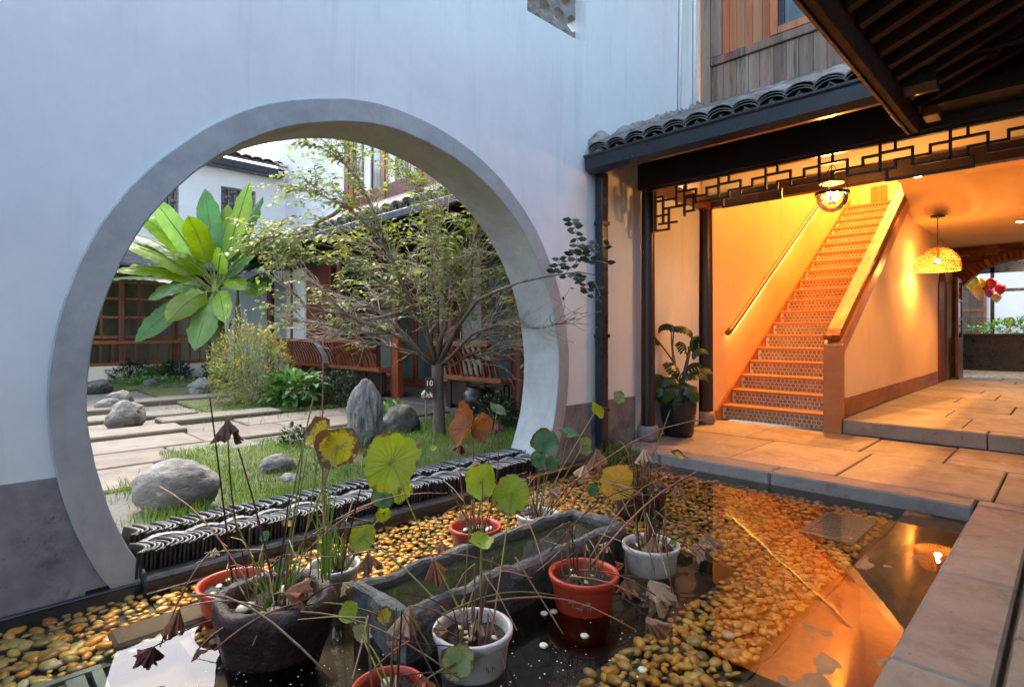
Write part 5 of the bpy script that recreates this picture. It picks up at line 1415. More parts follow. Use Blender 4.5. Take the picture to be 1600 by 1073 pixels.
for px in (352, 366, 380, 392, 402, 412, 425, 436, 445, 372, 398, 418, 360, 388):
    b = P(px+rnd(-5, 5), 560, 8.4+rnd(-.2, .2)); e = b+UP*rnd(.35, .85)+RT*rnd(-.12, .12)
    pts = wig(b, e, 5, .02); sp_.tube(pts, .004, 4)
    for k in range(46):
        t = rnd(.3, 1); q = b.lerp(e, t); leaf(fl_, q+RT*rnd(-.03, .03)+FW*rnd(-.03, .03), Vector((rnd(-1, 1), rnd(-1, 1), rnd(0, 1))), .032, .6, .1)
sp_.build('spike', M_STEMG, s_, kind='stuff'); fl_.build('blossoms', mat('pale_yellow_blossom', (.42, .43, .17), .6, .2, 4, fine=0, bump=0, island=.4, transl=.4), s_, kind='stuff')
shrub('leafy_plant', 462, 610, 8.0, (.42, .42, .25), 520, .16, M_LEAFM, 'low plant with big fresh green leaves beside the garden sign', 'plant', asp=.5, stems=14, shell=.2)
shrub('leafy_plant', 527, 608, 8.2, (.30, .30, .27), 1500, .06, M_LEAFD, 'dark fine leaved bush right behind the standing stone', 'plant', asp=.4, shell=.2)
shrub('camellia_bush', 470, 706, 5.15, (.21, .21, .25), 850, .055, M_LEAFD, 'small dark glossy round bush on the lawn near the path', asp=.55, shell=.3)
shrub('dark_bush', 775, 646, 6.1, (.26, .26, .20), 1700, .05, M_LEAFD, 'dense dark bush at the foot of the ring beside the black jar', asp=.45, shell=.2)
shrub('fern_clump', 608, 655, 6.4, (.20, .20, .13), 330, .14, M_LEAFM, 'small clump of pointed green leaves over the dark lumpy rock', 'plant', asp=.2, stems=6, shell=.1)
k = 0
for (px, py, f, rx, rz_, m_, lb) in ((165, 586, 12.2, .5, .22, M_LEAFD, 'low dark green planting at the gate edge below the red rail'), (205, 582, 12.1, .42, .27, M_LEAFD, 'rounded dark bush below the middle of the red rail'),
        (245, 586, 12.0, .36, .20, M_LEAFM, 'low mid green plant between two dark bushes under the red rail'), (272, 582, 12.2, .34, .26, M_LEAFD, 'dark bush left of the smooth tan boulder'), (350, 584, 11.8, .5, .27, M_LEAFD, 'dark leafy bush between the tan boulder and the feathery shrub'),
        (230, 598, 11.2, .8, .10, M_LEAFM, 'flat green ground plants along the back bed')):
    shrub('low_bush', px, py, f, (rx, rx*.7, rz_), 1300, .075, m_, lb, asp=.45, shell=.2)
# small plants and weeds by the platform corner
blades(260, lambda: (rnd(3.9, 4.30), rnd(2.7, 2.93), -.09, 2.2), .08, .004, 'grass', 'grass tuft growing at the pool corner below the drainpipe', lean=.9)

# ---- potted philodendron
c = P(1060, 672, 5.72); cx_, cy_ = c.x, c.y
ph = thing('potted_philodendron', (cx_, cy_, 0), 'split leaf philodendron in a tall black pot between the two columns', 'plant')
potlike('pot', [(0, .004), (.135, .004), (.15, .02), (.175, .25), (.185, .47), (.18, .50), (.165, .50), (.16, .44), (0, .43)], (cx_, cy_, 0), M_BLKP, ph)
MB().disc((cx_, cy_, .445), .16, 20).build('soil', M_SOIL, ph)
def lobed(L_, nl=8):
    g = MB(); 
    for i in range(13):
        t = i/12; g.v.append((t*L_, -.012*(1-t), .03*sin(t*pi))); g.v.append((t*L_, .012*(1-t), .03*sin(t*pi)))
    for i in range(12): g.f.append([i*2, i*2+1, i*2+3, i*2+2]); g.m.append(0)
    for k_ in range(nl):
        t = k_/(nl-.3); ll = L_*.48*sin(pi*(.22+.70*t))**.8*(1.05 if k_ else .8)
        for s in (1, -1):
            a = radians(100-75*t); bx = t*L_*.93; w_ = L_*.075
            dx, dy = cos(a), sin(a)*s; nx_, ny_ = -dy, dx
            z0 = .03*sin(t*pi)
            for seg in range(3):
                pass
            q = [(bx-nx_*w_*.8, s*.004-ny_*w_*.8, z0), (bx+nx_*w_*.8, s*.004+ny_*w_*.8, z0),
                 (bx+dx*ll*.55+nx_*w_*1.2, dy*ll*.55+ny_*w_*1.2, z0-.01), (bx+dx*ll*.55-nx_*w_*1.2, dy*ll*.55-ny_*w_*1.2, z0-.01),
                 (bx+dx*ll*.92+nx_*w_*1.5, dy*ll*.92+ny_*w_*1.5, z0-.05), (bx+dx*ll*.92-nx_*w_*1.5, dy*ll*.92-ny_*w_*1.5, z0-.05), (bx+dx*ll*1.08, dy*ll*1.08, z0-.07)]
            g.add(q, [(0, 1, 2, 3), (3, 2, 4, 5), (5, 4, 6)])
    return g
def pleaf(base, attach, d, L_, m=M_PHIL):
    base = Vector(base); attach = Vector(attach)
    mid = base.lerp(attach, .5)+(attach-base).cross(FW).normalized()*.02+UP*.05
    st_ = MB().tube([base, base.lerp(mid, .6), mid.lerp(attach, .5), attach], [.010, .008, .006, .005], 6).build('stalk', M_STEMG, ph, smooth=True)
    d = Vector(d).normalized(); y = UP.cross(d)
    if y.length < .1: y = RT.copy()
    y.normalize(); z = d.cross(y)
    o = put('leaf', lobed(L_).mesh('leaf', m), ph, attach)
    o.rotation_euler = Matrix((d, y, z)).transposed().to_euler()
cr = Vector((cx_, cy_, .50))
MB().tube([cr, P(1058, 600, 5.72), P(1052, 555, 5.72)], [.022, .02, .016], 8).build('stem', M_BARK, ph, smooth=True)
MB().tube([cr+RT*.03, P(1068, 590, 5.72), P(1078, 545, 5.72)], [.022, .02, .016], 8).build('stem', M_BARK, ph, smooth=True)
for (bx, by, ax_, ay, dx, dz, df, L_) in ((1052, 560, 1055, 510, .6, -.25, -.4, .24), (1052, 560, 1050, 508, -.5, -.1, .3, .18), (1052, 565, 1025, 530, -1, -.1, -.1, .20), (1052, 565, 1022, 525, -.7, .5, .2, .15),
        (1076, 548, 1080, 545, .2, .9, -.2, .18), (1076, 548, 1082, 552, .8, .3, -.3, .17), (1076, 560, 1070, 545, -.5, .5, -.3, .15),
        (1060, 605, 1075, 585, 1, -.1, -.3, .24), (1060, 605, 1052, 590, -1, -.3, -.4, .25), (1060, 605, 1062, 595, .1, -1, -.9, .30), (1060, 608, 1045, 600, -.6, -.8, -.8, .27), (1060, 605, 1072, 600, .5, -.8, -.8, .26),
        (1060, 600, 1040, 590, -1, .1, .0, .22), (1060, 600, 1085, 582, 1, .2, .1, .22), (1060, 600, 1058, 580, -.3, .4, .5, .22), (1060, 600, 1075, 575, .4, .3, -.6, .20), (1060, 605, 1035, 605, -.9, -.6, -.3, .20)):
    pleaf(P(bx, by, 5.72), P(ax_, ay, 5.68+rnd(-.06, .06)), RT*dx+UP*dz+FW*df, L_*.76)

# ================================================================== TROUGH AND POTS
tr = thing('stone_trough', (1.75, 1.79, -.22), 'long rough dark stone trough full of murky water standing in the pool', 'trough')
tm_ = MB(); X_0, X_1, Y_0, Y_1, TZ, TT = 1.09, 2.41, 1.615, 1.965, .088, .045
def jit(p, a=.012): return Vector(p)+Vector((noise.noise(Vector(p)*9), noise.noise(Vector(p)*9+Vector((5, 0, 0))), noise.noise(Vector(p)*9+Vector((0, 7, 0)))))*a*1.6+Vector((noise.noise(Vector(p)*37), noise.noise(Vector(p)*37+Vector((5, 0, 0))), noise.noise(Vector(p)*37+Vector((0, 7, 0)))))*a*.35
def grid_loop(x0, y0, x1, y1, n1, n2):
    L_ = [(x0+(x1-x0)*i/n1, y0) for i in range(n1)]+[(x1, y0+(y1-y0)*i/n2) for i in range(n2)]+[(x1-(x1-x0)*i/n1, y1) for i in range(n1)]+[(x0, y1-(y1-y0)*i/n2) for i in range(n2)]
    return L_
n1, n2 = 90, 26
levels = [(grid_loop(X_0, Y_0, X_1, Y_1, n1, n2), -.23), (grid_loop(X_0, Y_0, X_1, Y_1, n1, n2), -.08), (grid_loop(X_0-.004, Y_0-.004, X_1+.004, Y_1+.004, n1, n2), .04), (grid_loop(X_0, Y_0, X_1, Y_1, n1, n2), TZ-.012), (grid_loop(X_0+.014, Y_0+.014, X_1-.014, Y_1-.014, n1, n2), TZ),
          (grid_loop(X_0+TT-.01, Y_0+TT-.01, X_1-TT+.01, Y_1-TT+.01, n1, n2), TZ), (grid_loop(X_0+TT, Y_0+TT, X_1-TT, Y_1-TT, n1, n2), TZ-.012), (grid_loop(X_0+TT, Y_0+TT, X_1-TT, Y_1-TT, n1, n2), -.12)]
for lp, z in levels: tm_.v += [tuple(jit((x, y, z))) for x, y in lp]
k = len(levels[0][0])
for i in range(len(levels)-1):
    for j in range(k): tm_.f.append([i*k+j, i*k+(j+1) % k, (i+1)*k+(j+1) % k, (i+1)*k+j]); tm_.m.append(0)
tm_.f.append([(len(levels)-1)*k+j for j in range(k)]); tm_.m.append(0)
tm_.build('basin', M_TROUGH, tr)
MB().add([(X_0+.04, Y_0+.04, .045), (X_1-.04, Y_0+.04, .045), (X_1-.04, Y_1-.04, .045), (X_0+.04, Y_1-.04, .045)], [(0,1,2,3)]).build('water', M_TWATER, tr)
for k in range(120):
    put('pebble', random.choice(eggs_g), tr, (rnd(X_0+.08, X_1-.08), rnd(Y_0+.08, Y_1-.08), -.105+rnd(0, .02)), (rnd(-.3, .3), 0, rnd(0, 6)), [rnd(.016, .024)]*3)
# leaves -----------------------------------------------------------
def lotus_leaf(c, nrm, r, m, cup=.25, wav=.06, tear=0, oval=1):
    g = MB(); nr, ns = 5, 36
    nrm = Vector(nrm).normalized(); a = nrm.cross(Vector((.3, .2, .93)))
    if a.length < .1: a = nrm.cross(RT)
    a.normalize(); b = nrm.cross(a); sd = rnd(0, 50); c = Vector(c)
    g.v.append(Vector((0, 0, 0)))
    for i in range(1, nr+1):
        t = i/nr
        for k_ in range(ns):
            th = 2*pi*k_/ns; rr_ = r*t*(1+(.24*noise.noise(Vector((cos(th)*1.3, sin(th)*1.3, sd)))+.10*noise.noise(Vector((cos(th)*4, sin(th)*4, sd))))*t)
            z = r*(cup*t*t+wav*t*t*sin(th*3+sd)+.03*t*sin(th*20)) + r*.05*noise.noise(Vector((cos(th)*t*3, sin(th)*t*3, sd)))
            g.v.append(Vector((cos(th)*rr_*oval, sin(th)*rr_, z)))
    for k_ in range(ns): g.f.append([0, 1+k_, 1+(k_+1) % ns]); g.m.append(0)
    for i in range(nr-1):
        for k_ in range(ns): g.f.append([1+i*ns+k_, 1+(i+1)*ns+k_, 1+(i+1)*ns+(k_+1) % ns, 1+i*ns+(k_+1) % ns]); g.m.append(0)
    # raised veins
    for k_ in range(0, ns, 2):
        prev = None; pts = []
        for i in range(nr+1): pts.append(g.v[0] if i == 0 else g.v[1+(i-1)*ns+k_])
        g2 = MB(); g2.tube(pts, [r*.012*(1-.8*i/nr)+.0003 for i in range(nr+1)], 3, cap=False); g.add(g2.v, g2.f, 0)
    g.v = [Vector(v)/r for v in g.v]
    me = g.mesh('leaf', m, True)
    R3 = Matrix((a, b, nrm)).transposed()
    return me, R3.to_euler(), c
def crumple(c, r, m, sd, droop=1.2, ax_=(0, 0, -1), ns=54, nr=7):
    """withered leaf folded down round its stalk"""
    g = MB(); g.v.append(Vector((0, 0, 0)))
    for i in range(1, nr+1):
        t = i/nr
        for k_ in range(ns):
            th = 2*pi*k_/ns
            f = .44+.22*noise.noise(Vector((cos(th)*1.2, sin(th)*1.2, sd)))+.22*noise.noise(Vector((cos(th)*3.5, sin(th)*3.5, sd+3)))*t
            f += (.11*sin(th*9+sd)+.05*sin(th*17+sd*2))*t
            h = -r*droop*1.2*(t**1.15)*(.75+.45*noise.noise(Vector((cos(th)*1.7, sin(th)*1.7, sd+9))))
            g.v.append(Vector((cos(th)*r*t*f*1.3, sin(th)*r*t*f*1.3, h+r*.12*noise.noise(Vector((cos(th)*4, sin(th)*4, t*3+sd))))))
    for k_ in range(ns): g.f.append([0, 1+k_, 1+(k_+1) % ns]); g.m.append(0)
    for i in range(nr-1):
        for k_ in range(ns): g.f.append([1+i*ns+k_, 1+(i+1)*ns+k_, 1+(i+1)*ns+(k_+1) % ns, 1+i*ns+(k_+1) % ns]); g.m.append(0)
    me = g.mesh('withered_leaf', m, True)
    q = Vector((0, 0, -1)).rotation_difference(Vector(ax_).normalized())
    return me, q.to_euler(), Vector(c)
def stemcurve(a, b, bow=.05, n=7):
    a, b = Vector(a), Vector(b); d = b-a; s = Vector((rnd(-1, 1), rnd(-1, 1), 0))*bow*d.length
    return [a+d*(i/n)+s*sin(pi*i/n)+UP*(.10*d.length*sin(pi*i/n) if abs(d.z) < d.length*.6 else 0) for i in range(n+1)]
class Pot: pass
POTS = {}
def lotus_pot(key, px, py, f, r, m, label, height=.30, style='plastic', soilm=M_SOIL):
    c = P(px, py, f); zr = c.z
    t = thing('potted_lotus', (c.x, c.y, -.22), label, 'plant pot')
    h = zr+.22
    if style == 'plastic':
        prof = [(0, .003), (r*.66, .003), (r*.70, .02), (r*.90, h-.04), (r*.92, h-.035), (r*.985, h-.022), (r, h-.006), (r*.985, h), (r*.90, h), (r*.875, h-.02), (r*.82, h-.09), (0, h-.095)]
        potlike('pot', prof, (c.x, c.y, -.22), m, t, 36); sr = r*.83; sz = zr-.05
    else:
        prof = [(0, .003), (r*.62, .003), (r*.72, .05), (r*.92, h*.55), (r*1.0, h*.8), (r*1.04, h-.05), (r*1.03, h-.015), (r*.98, h+.004), (r*.86, h), (r*.78, h-.03), (r*.74, h-.10), (0, h-.11)]
        g = MB().lathe(prof, (c.x, c.y, -.22), 110)
        g.v = [tuple(Vector(v)+Vector((noise.noise(Vector(v)*7), noise.noise(Vector(v)*7+Vector((3, 0, 0))), noise.noise(Vector(v)*8+Vector((0, 5, 0)))))*.026+Vector((noise.noise(Vector(v)*26), noise.noise(Vector(v)*26+Vector((3, 0, 0))), noise.noise(Vector(v)*26+Vector((0, 5, 0)))))*.008) for v in g.v]
        g.build('bowl', m, t, smooth=True); sr = r*.78; sz = zr-.06
    g = MB(); ns = 24; g.v.append((c.x, c.y, sz+.02))
    for i in range(1, 6):
        for k_ in range(ns):
            th = 2*pi*k_/ns; rr_ = sr*i/5; x, y = c.x+cos(th)*rr_, c.y+sin(th)*rr_
            g.v.append((x, y, sz+.03*noise.noise(Vector((x*14, y*14, 0)))+.012))
    for k_ in range(ns): g.f.append([0, 1+k_, 1+(k_+1) % ns]); g.m.append(0)
    for i in range(4):
        for k_ in range(ns): g.f.append([1+i*ns+k_, 1+(i+1)*ns+k_, 1+(i+1)*ns+(k_+1) % ns, 1+i*ns+(k_+1) % ns]); g.m.append(0)
    g.build('soil', soilm, t, smooth=True)
    for k_ in range(7):
        a = rnd(0, 6.28); q = sr*rnd(.1, .85)
        put('pebble', random.choice([egg_p, eggs_g[0]]), t, (c.x+cos(a)*q, c.y+sin(a)*q, sz+.022), (rnd(-.4, .4), rnd(-.4, .4), rnd(0, 6)), [rnd(.010, .020)*(1.5 if style != 'plastic' else 1)]*3)
    p = Pot(); p.c = c; p.r = r; p.t = t; p.f = f; p.sz = sz; p.sr = sr; POTS[key] = p
    return p
lotus_pot('bowl', 430, 925, 2.05, .203, M_BOWL, 'big rough dark stone bowl of withered lotus in front of the red pot', style='bowl')
lotus_pot('red_behind', 368, 907, 2.34, .15, M_REDP, 'red pot half hidden behind the big stone bowl')
lotus_pot('white_back', 522, 880, 2.5, .115, M_WHTP, 'white pot between the stone bowl and the far end of the trough')
lotus_pot('red_mid', 743, 820, 2.87, .135, M_REDP, 'small red pot behind the trough on the golden pebbles')
lotus_pot('white_far', 840, 801, 3.18, .125, M_WHTP, 'white pot behind the upper end of the trough')
lotus_pot('brown_far', 1000, 760, 3.62, .185, M_BRNP, 'wide dark brown pot of reeds and dry lotus near the platform')
lotus_pot('white_print', 1017, 848, 2.70, .138, M_WHTP, 'white pot with small blue printed marks beside the warm reflection')
lotus_pot('red_front', 912, 892, 2.35, .148, M_REDP, 'red pot with a pale printed bamboo pattern in front of the trough')
lotus_pot('white_front', 739, 978, 1.92, .138, M_WHTP, 'white pot full of mud standing nearest the trough end')
lotus_pot('red_near', 607, 1072, 1.62, .108, M_REDP, 'red pot cut by the lower picture edge')
# printed marks on pots
def pot_strokes(key, strokes, m, name, rk=.90, z0=0):
    p = POTS[key]; g = MB(); d0 = Vector((-p.c.x, -p.c.y, 0)).normalized(); a0 = math.atan2(d0.y, d0.x)
    def on(u, v):
        h = p.c.z+.22; z = p.c.z-.04+v; tt = (z+.22)/(h-.04); r_ = p.r*(.70+.20*max(0, tt))+.0016
        a = a0+u/p.r
        return Vector((p.c.x+cos(a)*r_, p.c.y+sin(a)*r_, z))
    for (u0, v0, u1, v1, w_) in strokes:
        mid = ((u0+u1)/2, (v0+v1)/2); dx, dy = u1-u0, v1-v0; l = sqrt(dx*dx+dy*dy); nx_, ny_ = -dy/l*w_, dx/l*w_
        q = [on(u0, v0), on(mid[0]+nx_, mid[1]+ny_), on(u1, v1), on(mid[0]-nx_, mid[1]-ny_)]
        g.add(q, [(0, 1, 2, 3)])
    g.build(name, m, p.t)
bs_ = []
for (cu_, cv_) in ((-.045, -.025), (-.062, -.032), (.0, -.035), (.022, -.028), (.035, -.045), (-.02, -.052)):
    for k in range(7):
        a = -2.9+k*.42; L_ = rnd(.012, .024); bs_.append((cu_, cv_, cu_+cos(a)*L_, cv_+sin(a)*L_, .0022))
bs_ += [(-.01, -.08, -.008, -.03, .0015), (.018, -.085, .02, -.03, .0015), (.03, -.075, .03, -.04, .0015), (-.05, -.07, -.05, -.03, .0014)]
pot_strokes('red_front', bs_, M_PRINT, 'bamboo_print')
pot_strokes('white_print', [(-.0, -.02-k*.013, .012, -.022-k*.013, .002) for k in range(5)]+[(.018, -.015, .018, -.075, .0015)]+[(.0, -.03, .004, -.07, .001)], M_BLUEPR, 'blue_print')
pot_strokes('white_front', [(.05+k*.008, -.03-.01*(k % 3), .05+k*.008+.005, -.055-.008*(k % 2), .002) for k in range(5)], M_BLUEPR, 'blue_print')
# living leaves: px, py, depth, radius px, material, pot, facing (right, up, towards viewer), cup
LEAVES = [
 (612, 722, 2.25, 46, M_LG, 'white_front', (-.05, .35, 1), .12), (528, 698, 2.3, 33, M_LY, 'bowl', (.25, .3, 1), .15), (500, 678, 2.36, 26, M_LY, 'bowl', (-.5, .5, .8), .3),
 (753, 752, 2.35, 27, M_LG, 'white_front', (-.35, .3, 1), .2), (799, 771, 2.3, 30, M_LG, 'white_front', (.3, .45, 1), .1), (599, 776, 2.5, 19, M_LT, 'white_back', (-.3, .2, 1), .2), (624, 766, 2.55, 19, M_LG, 'white_back', (.5, .2, .9), .2),
 (600, 802, 2.5, 12, M_LG, 'white_back', (.2, .2, 1), .2), (567, 840, 2.2, 22, M_LG, 'white_front', (-.1, .5, .9), .15), (752, 848, 2.1, 20, M_LG, 'white_front', (.1, 1, .25), .3),
 (546, 956, 1.9, 17, M_LG, 'red_near', (-.3, .5, .8), .15), (564, 990, 1.8, 17, M_LP, 'red_near', (.5, .9, .3), .3), (714, 1034, 1.74, 26, M_LP, 'red_near', (.1, .6, .8), .25), (600, 962, 1.95, 14, M_LY, 'bowl', (.3, .6, .6), .3),
 (852, 691, 3.15, 21, M_LT, 'white_far', (-.2, .3, 1), .15), (842, 717, 3.15, 13, M_LT, 'white_far', (-.3, .1, 1), .3), (861, 723, 3.12, 12, M_LT, 'white_far', (.4, .1, 1), .3), (888, 678, 3.2, 16, M_LT, 'white_far', (.2, 1, .3), .2),
 (962, 754, 2.9, 30, M_LA, 'white_print', (.15, .3, 1), .12), (912, 696, 3.25, 15, M_LP, 'white_far', (.6, .3, .8), .3), (931, 642, 3.3, 15, M_LG, 'white_far', (.7, .5, .5), .3), (967, 621, 3.45, 10, M_LP, 'brown_far', (.2, .4, 1), .1),
 (926, 765, 2.9, 10, M_LT, 'white_print', (.2, .3, 1), .2), (1060, 713, 3.5, 13, M_LY, 'brown_far', (.3, 1, .3), .3), (778, 640, 2.9, 17, M_LT, 'red_mid', (.6, .9, .25), .1),
 (415, 838, 2.3, 9, M_LT, 'bowl', (-.4, .3, 1), .2), (448, 818, 2.35, 8, M_LY, 'bowl', (.4, .8, .3), .3), (440, 884, 2.2, 11, M_LT, 'bowl', (.2, .5, 1), .2), (500, 845, 2.45, 6, M_LY, 'white_back', (.2, .9, .4), .3),
 (1052, 848, 2.68, 6, M_LG, 'white_print', (0, .9, .5), .2), (676, 700, 2.4, 6, M_LG, 'white_front', (0, .9, .5), .2)]
def stem(pot, top, m=M_STEMG, r=.0032, bow=.05, name='stem'):
    p = POTS[pot]; a = rnd(0, 6.28); q = p.sr*rnd(.05, .6)
    base = Vector((p.c.x+cos(a)*q, p.c.y+sin(a)*q, p.sz-.01))
    pts = stemcurve(base, top, bow, 8)
    return MB().tube(pts, [r*(1.15-.35*i/8) for i in range(9)], 5).build(name, m, p.t, smooth=True)
for (px, py, f, rp, m, pot, (fx, fu, ft), cup) in LEAVES:
    c = P(px, py, f); n_ = RT*fx+UP*fu-FW*ft
    me, rot, c = lotus_leaf(c, n_, rp/FPX*f, m, cup, rnd(.10, .18))
    put('leaf', me, POTS[pot].t, c, rot, [rp/FPX*f]*3)
    if rp > 8: stem(pot, c-n_.normalized()*.004, M_STEMG, .0033, .04)
# orange folded leaf, upright, side on
for (px, py, f, rp, fx, fu, ft, cup, oval) in ((734, 662, 2.75, 32, -.75, .25, .55, .55, .8), (742, 668, 2.78, 24, .7, .1, .7, .7, .8)):
    n_ = RT*fx+UP*fu-FW*ft; me, rot, c = lotus_leaf(P(px, py, f), n_, rp/FPX*f, M_LO, cup, .16, oval=oval); put('leaf', me, POTS['red_mid'].t, c, rot, [rp/FPX*f]*3)
stem('red_mid', P(738, 672, 2.75), M_STEMB, .0042, .02)
WITH = [(355, 655, 2.15, 27, 'red_behind', M_LBD, (.1, 0, -1), 1.1, 1), (777, 658, 2.8, 15, 'red_mid', M_LBD, (.1, 0, -1), 1, 1), (719, 695, 2.75, 15, 'red_mid', M_LBD, (-.3, .1, -1), .6, 1), (741, 718, 2.7, 16, 'red_mid', M_LBP, (.2, 0, -1), .9, 0),
 (932, 700, 3.2, 19, 'white_far', M_LB, (0, 0, -1), 1.3, 0), (914, 726, 3.15, 15, 'white_far', M_LBP, (-.4, 0, -1), 1.2, 0), (1006, 700, 3.5, 18, 'brown_far', M_LBP, (.1, 0, -1), 1.2, 0),
 (1098, 832, 2.75, 26, 'white_print', M_LB, (.4, 0, -1), .9, 1), (1082, 850, 2.7, 20, 'white_print', M_LBP, (.9, 0, -.7), 1.1, 1), (1015, 905, 2.42, 36, 'red_front', M_LBP, (.5, 0, -.8), 1.0, 1), (978, 900, 2.45, 22, 'red_front', M_LB, (.2, 0, -1), 1.1, 1),
 (1010, 962, 2.2, 33, 'red_front', M_LBP, (.5, 0, -.9), 1.5, 1), (1020, 838, 2.62, 20, 'white_print', M_LB, (-.1, 0, -1), 1.2, 0), (280, 950, 1.9, 20, 'bowl', M_LB, (-.2, 0, -1), 1.9, 1), (240, 1010, 1.85, 24, 'bowl', M_LBD, (-.5, 0, -1), .9, 1), (308, 1015, 1.75, 16, 'bowl', M_LBD, (.5, 0, -1), .6, 1),
 (678, 872, 2.1, 19, 'white_front', M_LB, (.1, 0, -1), 1.5, 0), (640, 945, 1.9, 28, 'white_front', M_LBP, (-.2, 0, -1), 1.7, 0), (690, 845, 2.5, 14, 'red_mid', M_LB, (0, 0, -1), 1.0, 0), (575, 862, 2.3, 20, 'white_back', M_LB, (.2, 0, -1), 1.3, 0), (535, 910, 1.95, 16, 'bowl', M_LO, (.6, 0, -.6), .8, 0),
 (660, 1055, 1.65, 25, 'red_near', M_LB, (.2, 0, -1), 1.0, 1), (745, 965, 1.9, 15, 'white_front', M_LBP, (0, 0, -1), 1.2, 0), (870, 800, 3.05, 14, 'white_far', M_LBP, (.3, 0, -1), .9, 0), (858, 765, 3.1, 14, 'white_far', M_LBP, (.5, .2, -.4), 1.0, 0),
 (445, 925, 1.95, 36, 'bowl', M_LB, (.9, .2, -.25), 1.0, 0), (503, 765, 2.3, 12, 'bowl', M_LBP, (0, 0, -1), 1.6, 0), (336, 855, 2.2, 10, 'red_behind', M_LBP, (0, 0, -1), 1.0, 0), (1056, 758, 3.35, 14, 'brown_far', M_LB, (.3, 0, -1), .9, 0), (975, 880, 2.4, 10, 'red_front', M_LB, (-1, 0, -.5), 1.0, 0),
 (700, 985, 1.88, 20, 'white_front', M_LB, (-.8, 0, -.3), .8, 0), (720, 800, 2.5, 8, 'red_mid', M_LBP, (0, 0, -1), 1.2, 0), (620, 1000, 1.7, 12, 'red_near', M_LB, (-.6, 0, -1), .8, 1), (950, 845, 2.5, 12, 'red_front', M_LBP, (-.3, 0, -1), 1.0, 1)]
for sd, (px, py, f, rp, pot, m, ax_, droop, st_) in enumerate(WITH):
    q = RT*ax_[0]+UP*ax_[2]+FW*ax_[1]
    me, rot, c = crumple(P(px, py, f), rp/FPX*f*1.15, m, sd*3.7, droop, q)
    put('withered_leaf', me, POTS[pot].t, c, rot)
    if st_ or rp > 14: stem(pot, c, random.choice((M_STEMB, M_STEMK)), .0030, .07)
# long bare stalks
LONG = [('red_behind', 328, 622, 2.12, M_STEMK, .0036), ('bowl', 452, 775, 2.0, M_STEMK, .0034), ('white_back', 505, 528, 2.5, M_STEMB, .0038), ('bowl', 372, 700, 2.2, M_STEMK, .0038), ('white_back', 563, 765, 2.0, M_STEMK, .0036),
        ('bowl', 475, 690, 2.15, M_STEMG, .0034), ('bowl', 490, 620, 2.2, M_STEMG, .0034), ('bowl', 482, 700, 2.2, M_STEMG, .003), ('white_back', 500, 640, 2.6, M_STEMB, .003), ('red_mid', 705, 765, 2.8, M_STEMG, .005), ('white_front', 738, 780, 1.95, M_STEMG, .0030),
        ('white_front', 770, 870, 1.95, M_STEMG, .0028), ('red_mid', 733, 560, 2.75, M_STEMG, .001), ('white_far', 918, 560, 3.3, M_STEMG, .001), ('brown_far', 1047, 640, 3.55, M_STEMG, .0034), ('bowl', 352, 780, 2.1, M_STEMG, .003), ('white_far', 875, 620, 3.2, M_STEMG, .002)]
for pot, px, py, f, m, r in LONG:
    if r > .0015: stem(pot, P(px, py, f), m, r, .02)
def stalk(pot, a, b, m=M_STEMB, r=.0032, bow=.03):
    pts = stemcurve(P(*a), P(*b), bow, 6); MB().tube(pts, [r*(1.1-.3*i/6) for i in range(7)], 5).build('bent_stalk', m, POTS[pot].t, smooth=True)
for a in (('red_front', (905, 905, 2.35), (1088, 737, 2.6), M_STEMB, .0050), ('brown_far', (880, 765, 2.9), (1180, 655, 3.3), M_STEMB, .0036), ('bowl', (300, 930, 2.0), (520, 1060, 1.55), M_STEMB, .0042), ('bowl', (335, 1015, 1.75), (470, 940, 1.85), M_STEMB, .0034),
          ('bowl', (470, 955, 1.85), (720, 1060, 1.6), M_STEMB, .0030), ('bowl', (250, 760, 2.3), (400, 930, 2.0), M_STEMB, .0030), ('white_front', (690, 960, 1.9), (870, 930, 2.1), M_STEMG, .0036), ('red_front', (760, 940, 1.95), (995, 985, 2.1), M_STEMB, .0034),
          ('white_print', (1040, 790, 2.7), (1050, 925, 2.4), M_STEMB, .0034), ('red_front', (905, 890, 2.3), (1025, 930, 2.3), M_STEMB, .0034), ('red_front', (890, 900, 2.25), (1010, 940, 2.2), M_STEMB, .0032), ('white_far', (800, 790, 2.7), (850, 890, 2.2), M_STEMB, .0028),
          ('white_front', (805, 870, 2.0), (880, 990, 1.9), M_STEMB, .0028), ('white_front', (640, 870, 2.0), (820, 900, 2.1), M_STEMB, .0026), ('bowl', (330, 860, 2.2), (250, 1010, 1.85), M_STEMK, .0030), ('bowl', (470, 870, 2.1), (600, 780, 2.3), M_STEMB, .0028),
          ('bowl', (420, 890, 2.1), (560, 800, 2.3), M_STEMK, .0030), ('white_back', (480, 840, 2.4), (700, 770, 2.5), M_STEMB, .0028), ('white_print', (1090, 860, 2.6), (1130, 800, 2.7), M_STEMB, .0026), ('white_print', (1080, 840, 2.6), (1150, 905, 2.5), M_STEMK, .0022),
          ('red_front', (860, 860, 2.4), (1000, 760, 2.8), M_STEMB, .0034), ('brown_far', (905, 900, 2.4), (1040, 745, 3.2), M_STEMB, .0036), ('red_near', (640, 1000, 1.65), (560, 1073, 1.6), M_STEMB, .0026), ('white_print', (1100, 765, 2.9), (1108, 835, 2.8), M_STEMK, .002)):
    stalk(*a)
cnt = {'bowl': 16, 'red_behind': 6, 'white_back': 14, 'red_mid': 8, 'white_far': 18, 'brown_far': 34, 'white_print': 34, 'red_front': 16, 'white_front': 12, 'red_near': 8}
